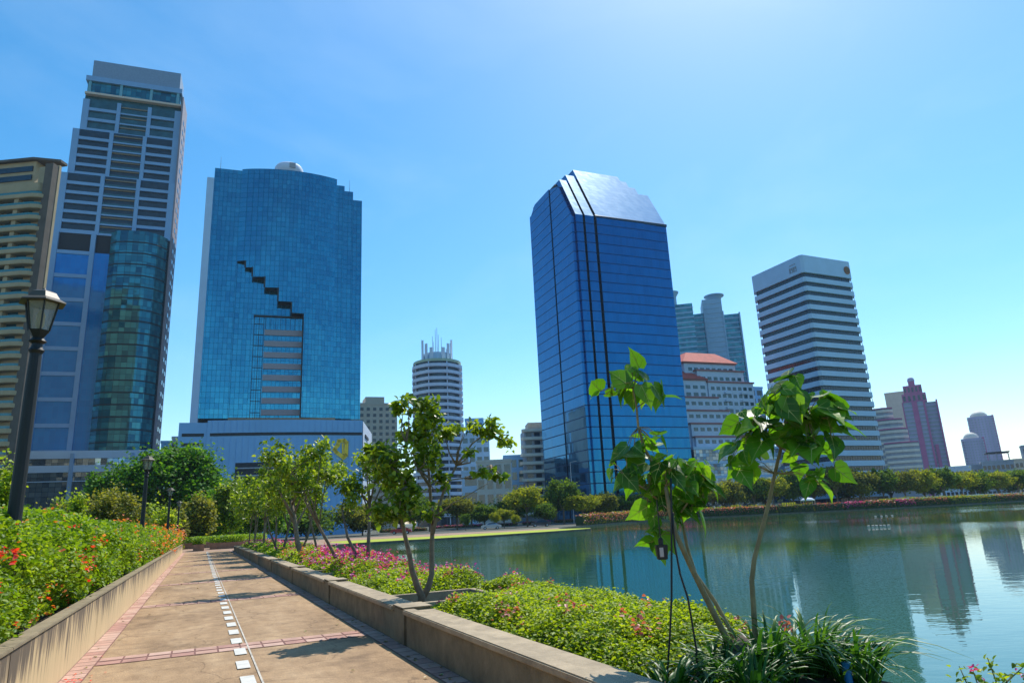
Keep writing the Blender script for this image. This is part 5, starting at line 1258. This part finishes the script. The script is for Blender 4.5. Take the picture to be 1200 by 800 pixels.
pxtree(360, 592, 150, 90, 'leaf_fgreen', 'dark tree behind the lawn, left of the forked tree', 114, n=7000, ls=.6, th=.12)
pxtree(425, 590, 155, 70, 'leaf_folive', 'olive tree behind the lawn, hidden by the forked tree', 115, n=7000, ls=.6, th=.15)
# far shore: each tree its own, grown from six shapes
protos = {}
def ftree(px, top, Y, wpx, hue, label, shape=0):
    key = (hue, shape)
    p = at(px, top, Y); h = max(3.0, p.z - GZ); r = wpx * .5 * Y / 800
    if key not in protos:
        protos[key] = big_tree('shore_tree', (0, 0, 0), 10, 6, {'g': 'leaf_fgreen', 'o': 'leaf_folive', 'y': 'leaf_fyellow'}[hue], None, 200 + len(protos), n=5200, ls=.62, trunk_h=.33 + .06 * shape, sub=(30, 46, 22)[shape], spread=(.17, .14, .21)[shape])
        o = protos[key]
    else: o = copy_tree(protos[key])
    o.location = (p.x, p.y, GZ); o.scale = (r / 6, r / 6, h / 10); o.rotation_euler = (0, 0, (px * 7.3) % 6.28)
    tag(o, label, 'tree', 'trees along the far shore')
FT = [(470, 590, 175, 44, 'o', 'olive far tree right behind the twin stems of the forked tree'), (503, 592, 172, 36, 'g', 'dark green far tree between the twin stems and the round tower foot'),
      (535, 583, 178, 44, 'o', 'olive far tree under the right branches of the forked tree'), (567, 592, 170, 34, 'g', 'small green far tree below the low glazed block'),
      (590, 596, 165, 26, 'y', 'small bright far tree at the left of the yellowish one'), (616, 570, 172, 44, 'y', 'yellowish round tree under the cream terraced block'),
      (638, 590, 168, 32, 'g', 'low green tree at the right foot of the yellowish round tree'), (658, 561, 190, 46, 'g', 'tall dark green tree at the left foot of the deep blue tower'),
      (682, 580, 185, 38, 'y', 'pale green tree in front of the deep blue tower, right of the dark one'), (706, 577, 200, 36, 'o', 'feathery olive tree below the grooves of the deep blue tower'),
      (730, 580, 212, 36, 'g', 'green tree behind the left hanging leaves of the sapling'), (757, 578, 215, 38, 'o', 'olive tree behind the hanging box lamp'),
      (783, 574, 222, 36, 'g', 'green tree behind the two slanting stems'), (806, 570, 224, 36, 'o', 'olive tree below the white podium of the condominium'),
      (832, 566, 226, 38, 'y', 'yellow green tree under the right side of the condominium'), (856, 562, 228, 36, 'o', 'olive tree left of the bare curved stem'),
      (880, 557, 230, 36, 'g', 'green tree just left of the upright sapling stem'), (903, 560, 228, 32, 'y', 'small bright tree directly behind the upright sapling stem'),
      (925, 553, 232, 38, 'g', 'dark green tree under the drooping leaves right of the stem'), (950, 556, 233, 34, 'o', 'olive tree above the white car roof'),
      (975, 548, 234, 44, 'o', 'broad brown-olive tree under the striped tower'), (1003, 550, 236, 40, 'o', 'brownish tree below the right corner of the striped tower'),
      (1030, 549, 240, 40, 'g', 'dark tree at the right foot of the striped tower'), (1056, 553, 244, 36, 'o', 'olive tree below the cream terraces with red trim'),
      (1078, 549, 248, 38, 'y', 'yellow-topped tree below the pink tower'), (1100, 547, 254, 36, 'g', 'green tree at the right foot of the pink tower'),
      (1122, 552, 260, 34, 'y', 'bright tree between the pink tower and the lavender pair'), (1143, 553, 268, 34, 'g', 'green tree below the lavender pair'),
      (1165, 553, 274, 36, 'y', 'bright yellow green tree under the canopy roofed block'), (1188, 550, 282, 36, 'g', 'green tree beneath the low tan block at the right'), (1210, 548, 290, 36, 'o', 'olive tree cut by the right edge of the photo')]
for i, f_ in enumerate(FT): ftree(*f_, shape=i % 3)
back = [(485, 583, 215, 50, 'g', 'dark back row tree behind the forked tree'), (552, 588, 215, 50, 'g', 'dark back row tree right of the forked tree branches'), (600, 585, 215, 50, 'g', 'dark back row tree behind the yellowish round one'),
        (650, 578, 240, 56, 'g', 'dark back row tree left of the deep blue tower'), (700, 585, 245, 56, 'g', 'dark back row tree at the foot of the deep blue tower'), (745, 585, 250, 54, 'g', 'dark back row tree behind the left sapling leaves'),
        (795, 578, 262, 60, 'g', 'dark back row tree behind the slanting stems'), (845, 570, 262, 60, 'g', 'dark back row tree below the condominium'), (893, 562, 264, 58, 'g', 'dark back row tree behind the upright stem'),
        (940, 558, 266, 58, 'g', 'dark back row tree behind the drooping leaves'), (990, 556, 270, 58, 'g', 'dark back row tree in front of the striped tower'), (1040, 556, 280, 56, 'g', 'dark back row tree below the cream red-trimmed terraces'),
        (1088, 553, 295, 56, 'g', 'dark back row tree behind the yellow-topped one'), (1134, 554, 310, 54, 'g', 'dark back row tree left under the lavender pair'), (1178, 552, 330, 54, 'g', 'dark back row tree near the right edge')]
for i, f_ in enumerate(back): ftree(*f_, shape=i % 2)
for i, (px, top, Y, w, hue, lab) in enumerate([(580, 600, 160, 14, 'y', 'little bright sapling on the far verge by the parked cars'), (604, 603, 158, 12, 'y', 'tiny sapling right of the other one on the far verge'), (545, 602, 160, 14, 'g', 'small round shrub on the far verge left of the saplings')]):
    ftree(px, top, Y, w, hue, lab)

# ------------------------------------------------------------------ far shore hedges
def far_hedge(pts, w, h, mat, bract, frac, label, seed, dens=34, ls=.3, gz=GZ):
    rd = random.Random(seed); c = (Vector(pts[0]) + Vector(pts[-1])) / 2; root = empty('shore_hedge', (c.x, c.y, gz), 0, label, 'hedge', 'clipped hedges along the far shore')
    P, F = [], []; mb = MB()
    for a, b in zip(pts[:-1], pts[1:]):
        a, b = Vector((*a, 0)), Vector((*b, 0)); d = b - a; l = d.length; nn = Vector((-d.y, d.x, 0)).normalized() * w * .5; i_ = nn * .75
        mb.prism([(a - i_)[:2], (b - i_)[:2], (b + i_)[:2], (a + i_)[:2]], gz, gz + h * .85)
        for _ in range(int(l * dens)):
            u = rd.random(); v = rd.uniform(-1, 1); q = a + d * u + nn * v; hh = h * (1 - .25 * v * v) * (1 + .25 * noise.noise(Vector((q.x * .5, q.y * .5, seed)))); z = hh if rd.random() < .5 else rd.uniform(.1, 1) * hh
            if z < hh: q = a + d * u - nn * (1 if nn.y > 0 else -1) * rd.uniform(.8, 1.05)
            (F if rd.random() < frac and z > .3 * hh else P).append((q.x, q.y, gz + z))
    under(mb.build('shade_hull', M['foliage_core']), root)  # solid core block, dark colour stands for shade between the leaves
    under(mobj('foliage', leaf_mesh('fh', P, ls, M[mat], 'quad', seed, up=.5)), root)
    if F: under(mobj('blossoms', leaf_mesh('fb', F, ls * .95, M[bract], 'quad', seed + 1, up=.5)), root)
def gp(px, py, z): q = gnd(px, py, z); return (q.x, q.y)
# behind the lawn: short clipped beds
for i, (x0, x1, yy, br, fr, lab) in enumerate([(446, 478, 624, 'salmon_bract', .5, 'short reddish hedge behind the lawn left of the forked tree'), (484, 500, 622.5, 'salmon_bract', .5, 'reddish hedge behind the lawn right between the twin stems'), (505, 566, 619.5, 'pink_bract', .6, 'long pink hedge behind the lawn just right of the forked tree'), (572, 606, 617, 'pink_bract', .6, 'pink hedge behind the lawn below the small far trees'),
        (613, 646, 614.8, 'pink_bract', .6, 'pink hedge behind the lawn below the yellowish tree'), (650, 674, 612.5, 'salmon_bract', .55, 'reddish hedge at the right end of the lawn row')]):
    far_hedge([gp(x0, yy, GZ), gp(x1, yy - (x1 - x0) * .045, GZ)], 1.6, .95, 'leaf_fgreen', br, fr, lab, 300 + i, 60, .22)
# far shoreline: contiguous clipped sections, colours differ
SL = [(12.6, 152), (29, 184), (49, 204.5), (78, 208.6), (107, 212.6), (140, 223.6), (171, 241.6), (262, 292)]
def slpt(u):
    return Vector(SL[int(u)]).lerp(Vector(SL[min(int(u) + 1, len(SL) - 1)]), u - int(u))
secs = [(0, .8, 'salmon_bract', .45, 'leaf_folive', 'brownish red low hedge just beyond the tip of the lawn'), (.83, 1.75, 'salmon_bract', .6, 'leaf_folive', 'dusty pink shore hedge behind the left sapling'), (1.78, 2.05, 'pink_bract', .85, 'leaf_fgreen', 'short vivid magenta shore hedge seen between the slanting stems'),
        (2.08, 2.9, 'salmon_bract', .65, 'leaf_fgreen', 'dusty pink shore hedge left of the upright stem'), (2.93, 3.3, 'salmon_bract', .08, 'leaf_folive', 'plain green shore hedge right of the upright stem'), (3.33, 3.62, 'salmon_bract', .7, 'leaf_fgreen', 'rose shore hedge below the white car roof'),
        (3.64, 3.86, 'pink_bract', .85, 'leaf_fgreen', 'magenta shore hedge left of the floating buoys'), (3.88, 4.2, 'salmon_bract', .7, 'leaf_fgreen', 'rose shore hedge behind the floating buoys'), (4.22, 4.42, 'pink_bract', .85, 'leaf_fgreen', 'magenta shore hedge right of the floating buoys'),
        (4.44, 4.8, 'salmon_bract', .45, 'leaf_folive', 'reddish shore hedge below the dark tree trunks'), (4.83, 5.5, 'salmon_bract', .06, 'leaf_fyellow', 'yellow green shore hedge below the pink tower'), (5.53, 6.1, 'salmon_bract', .4, 'leaf_folive', 'russet shore hedge below the lavender pair'), (6.12, 6.98, 'salmon_bract', .25, 'leaf_folive', 'farthest russet green shore hedge at the right edge')]
for i, (u0, u1, br, fr, lm, lab) in enumerate(secs):
    k = 4; far_hedge([tuple(slpt(u0 + (u1 - u0) * j / k)) for j in range(k + 1)], 2.2, 2.3, lm, br, fr, lab, 330 + i, 42, .36)
# upper green hedge terraces behind the deep blue tower's foot
for i, (pts, lab) in enumerate((([(24, 186), (46, 211), (74, 214)], 'clipped plain green hedge above the dusty pink one, below the deep blue tower'), ([(112, 219), (146, 232)], 'clipped plain green hedge on the verge below the striped tower corner'))):
    far_hedge(pts, 2.0, 2.6, 'leaf_fyellow', 'salmon_bract', 0, lab, 360 + i, 40, .36)

# ------------------------------------------------------------------ cars, fence, tent, buoys, planters, bench
paints = {'white': simple('paint_white', (.75, .76, .78), .3, var=.03), 'silver': simple('paint_silver', (.4, .42, .45), .3, .4, var=.03), 'dark': simple('paint_dark', (.03, .035, .05), .3, var=.05), 'red': simple('paint_red', (.4, .03, .03), .3, var=.05)}
M['tyre'] = simple('tyre', (.02, .02, .02), .8)
def car(loc, rz, paint, label):
    root = empty('parked_car', loc, rz, label, 'car', 'cars parked beyond the far shore')
    body = [(-2.2, .35), (-2.25, .75), (-1.9, .95), (-1.2, 1.0), (-.55, 1.42), (.85, 1.44), (1.55, 1.02), (2.15, .92), (2.2, .35)]
    mb = MB(); k = len(body); n = 0
    for sy, sh in ((-.85, 0), (.85, 0)):
        mb.v += [(x, sy * (.78 if z > 1.2 else 1), z) for x, z in body]
    mb.f = [tuple(range(k)), tuple(range(2 * k - 1, k - 1, -1))] + [(i, (i + 1) % k, k + (i + 1) % k, k + i) for i in range(k)]; mb.m = [0] * len(mb.f)
    mb.build('body', paints[paint], root, bevel=.05)
    for s_ in (-1, 1):
        mb = MB(); mb.face([(-1.05, s_ * .84, 1.02), (1.35, s_ * .84, 1.04), (.78, s_ * .70, 1.38), (-.5, s_ * .70, 1.37)]); mb.build('side_window', M['dark_window'], root)
        for x in (-1.4, 1.35):
            mb = MB(); mb.lathe([(.31, -.09), (.33, 0), (.31, .09)], 14); w = mb.build('wheel', M['tyre'], root); w.rotation_euler = (R(90), 0, 0); w.location = (x, s_ * .8, .33)
            mb = MB(); mb.lathe([(.18, -.105), (.18, .105)], 12); h_ = mb.build('rim', M['steel'], w)
    mb = MB(); mb.face([(1.58, -.75, 1.03), (1.58, .75, 1.03), (.9, .62, 1.42), (.9, -.62, 1.42)]); mb.build('windscreen', M['dark_window'], root)
    for s_ in (-.6, .6): mb = MB(); mb.box(2.19, 2.24, s_ - .15, s_ + .15, .65, .8); mb.build('headlight', M['white_wall'], root)
for (px, Y, py_, paint, rz, lab) in ((948, 225, 0, 'white', .2, 'white car half hidden behind the rose hedge under the drooping leaves'), (1016, 232, 0, 'silver', .3, 'silver car among the tree trunks above the magenta hedge'), (1046, 236, 0, 'dark', .3, 'dark car between trunks right of the silver one'), (1062, 239, 0, 'white', .35, 'white car right of the dark one by the far trunks'),
        (1098, 250, 0, 'dark', .4, 'dark blue car right of the far trunks below the pink tower'), (1116, 255, 0, 'silver', .45, 'silver car farthest right on the lakeside road'), (633, 163, 0, 'dark', .1, 'dark car under the trees left of the deep blue tower'), (575, 156, 0, 'silver', .1, 'silver car behind the pink hedge beyond the lawn'), (470, 152, 0, 'red', .05, 'red car behind the trunks of the forked tree'), (232, 99, 0, 'white', .6, 'white car parked at the very end of the path')):
    p = at(px, 600, Y); car((p.x, p.y, GZ + .02), rz, paint, lab)
# guard rail along the lakeside road
fr = empty('guard_rail', (0, 0, 0), 0, 'pale horizontal guard rail running between far hedges and the road', 'railing')
RP = [(125, 230), (150, 240), (176, 252), (215, 273), (262, 299)]
mbr = MB()
for a, b in zip(RP[:-1], RP[1:]):
    for z in (GZ + 1.9, GZ + 2.5):
        d = Vector((b[0] - a[0], b[1] - a[1], 0)).normalized(); nn = Vector((-d.y, d.x, 0)) * .06; A, B = Vector((*a, 0)), Vector((*b, 0))
        mb = MB(); mb.prism([(A - nn)[:2], (B - nn)[:2], (B + nn)[:2], (A + nn)[:2]], z, z + .22); mb.build('rail', M['white_wall'], fr)
    for j in range(6):
        q = Vector(a).lerp(Vector(b), j / 6); mb = MB(); mb.box(q.x - .1, q.x + .1, q.y - .1, q.y + .1, GZ, GZ + 2.8); mb.build('post', M['white_wall'], fr)
# tent + yellow banners by the far trees
p = at(946, 583, 222); tr = empty('white_awning', (p.x, p.y, GZ), 0, 'small white rounded awning on poles under the far trees', 'awning')
mb = MB(); mb.lathe([(2.2, 3.2), (2.1, 3.5), (1.4, 3.95), (.2, 4.2)], 12); mb.build('cover', M['white_wall'], tr, smooth=True)
for (x, y) in ((-1.8, -1), (1.8, -1), (1.8, 1), (-1.8, 1)): mb = MB(); mb.tube([(x, y, 0), (x, y, 3.3)], .06, 6); mb.build('pole', M['steel'], tr)
p = at(924, 588, 219); yr = empty('yellow_banner_frame', (p.x, p.y, GZ), .1, 'low row of yellow flags on a dark frame beside the far hedge', 'banner')
mb = MB(); mb.tube([(-2.4, 0, 0), (-2.4, 0, 3.0)], .06, 5); mb.tube([(2.4, 0, 0), (2.4, 0, 3.0)], .06, 5); mb.tube([(-2.4, 0, 3.0), (2.4, 0, 3.0)], .05, 5); mb.build('frame', M['black_plastic'], yr)
for j in range(6): mb = MB(); q = -2.2 + j * .76; mb.face([(q, -.05, 2.95), (q + .6, -.05, 2.95), (q + .5, -.12, 1.9), (q + .1, -.02, 2.0)]); mb.build('flag', simple('yellow_cloth', (.75, .55, .04), .8) if 'yc' not in M else M['yc'], yr)
# buoy lines
M['buoy'] = simple('buoy', (.42, .38, .33), .5, var=.15)
for (x0, x1, yy, n_, lab) in ((1018, 1041, 616.5, 6, 'nearer row of pale floats on a line in the middle of the lake'), (1026, 1045, 605, 4, 'farther short row of white floats beyond the first'),):
    a, b = gnd(x0, yy, WZ), gnd(x1, yy - 1.0, WZ); root = empty('buoy_line', tuple(a), 0, lab, 'buoy line', 'lines of floats on the lake')
    for j in range(n_):
        q = a.lerp(b, (j + .1 * (j % 2)) / (n_ - 1)) - a; mb = MB(); sc_ = 1.0 if n_ == 6 else 1.3
        mb.tube([(q.x - .15 * sc_, q.y, .03), (q.x - .11 * sc_, q.y, .03), (q.x + .11 * sc_, q.y, .03), (q.x + .15 * sc_, q.y, .03)], [.03, .07 * sc_, .07 * sc_, .03], 10); mb.build('float', M['buoy'], root, smooth=True)
    q = b - a; mb = MB(); mb.tube([(0, 0, .03), (q.x, q.y, .03)], .02, 5); mb.build('rope', M['black_plastic'], root)
# brick planters with clipped hedges at the end of the path
M['brick_red'] = simple('brick_red', (.3, .16, .1), .9, var=.25, scale=3)
for i, (s0, s1, t0, t1, lab) in enumerate(((73, 76.5, -.6, .35, 'small brick planter with a clipped hedge left of the path end'), (77, 80, .9, 4.2, 'brick planter with a clipped hedge closing the middle of the path end'), (86, 90, -3.5, 7, 'long clipped hedge planter across the far end of the plaza'))):
    c = PW((s0 + s1) / 2, (t0 + t1) / 2, 0); root = empty('brick_planter', tuple(c), AZ, lab, 'planter'); hw, hl = (t1 - t0) / 2, (s1 - s0) / 2
    mb = MB(); mb.box(-hw, hw, -hl, hl, 0.003, .62); mb.build('box', M['brick_red'], root, bevel=.02)
    rg = np.random.default_rng(i + 5); n_ = int(900 * (hw * hl) ** .5 * 2); P = rg.uniform(-1, 1, (n_, 3)) * np.array([hw, hl, .32]) + np.array([0, 0, .95])
    mobj('clipped_hedge', leaf_mesh('ch', P, rg.uniform(.1, .2, n_), M['leaf_hedge'], 'quad', i, up=.5), root)
# thin light pole before the deep blue tower, fallen leaves on the path
p = at(672, 600, 205); q = at(671, 541, 205); lp = empty('light_pole', (p.x, p.y, GZ), 0, 'thin grey light pole against the left foot of the deep blue tower', 'light pole')
mb = MB(); mb.tube([(0, 0, 0), (0, 0, q.z - GZ)], [.14, .07], 8); mb.build('pole', M['steel'], lp)
mb = MB(); mb.tube([(0, 0, q.z - GZ - .1), (1.4, 0, q.z - GZ + .15)], .05, 6); mb.box(1.1, 1.9, -.15, .15, q.z - GZ + .1, q.z - GZ + .22); mb.build('arm', M['steel'], lp)
rg = np.random.default_rng(77); PL = []
for k in range(260):
    s_ = rg.uniform(2, 45); t_ = rg.choice([rg.normal(-1.25, .1), rg.normal(2.45, .12), rg.uniform(-1.3, 2.5)], p=[.3, .4, .3]); PL.append(tuple(PW(s_, min(2.58, max(-1.38, t_)), .016)))
tag(mobj('fallen_leaves', leaf_mesh('fallen_leaves', PL, rg.uniform(.03, .08, len(PL)), leafmat('dry_leaf', [(.12, .07, .02), (.3, .2, .06), (.2, .22, .04)], .1), 'leaf', 3, up=5)), kind='stuff')
# small metal bench on the lawn's edge
p = gnd(378, 634.5, GZ); br_ = empty('park_bench', (p.x, p.y, GZ), .2, 'small grey bench on the lawn behind the young trees', 'bench')
mb = MB(); mb.box(-.8, .8, -.2, .25, .42, .47); mb.build('seat', M['steel'], br_); mb = MB(); mb.box(-.8, .8, .26, .30, .55, .9); mb.build('backrest', M['steel'], br_)
for x in (-.7, .7):
    for y in (-.15, .22): mb = MB(); mb.box(x - .03, x + .03, y - .03, y + .03, 0, .42 if y < 0 else .88); mb.build('leg', M['steel'], br_)

# ------------------------------------------------------------------ the day's slight haze
hz = MB(); hz.box(-2450, 2650, -950, 3450, GZ - 3.0, 200)
hm = bpy.data.materials.new('haze_air'); hm.use_nodes = True; hn = hm.node_tree; hn.nodes.clear()
ho = hn.nodes.new('ShaderNodeOutputMaterial'); hv = hn.nodes.new('ShaderNodeVolumePrincipled')
hv.inputs['Color'].default_value = (.6, .8, 1.0, 1); hv.inputs['Density'].default_value = 0.0001; hv.inputs['Anisotropy'].default_value = 0.0
hn.links.new(hv.outputs[0], ho.inputs['Volume'])
tag(hz.build('haze', hm), kind='stuff')
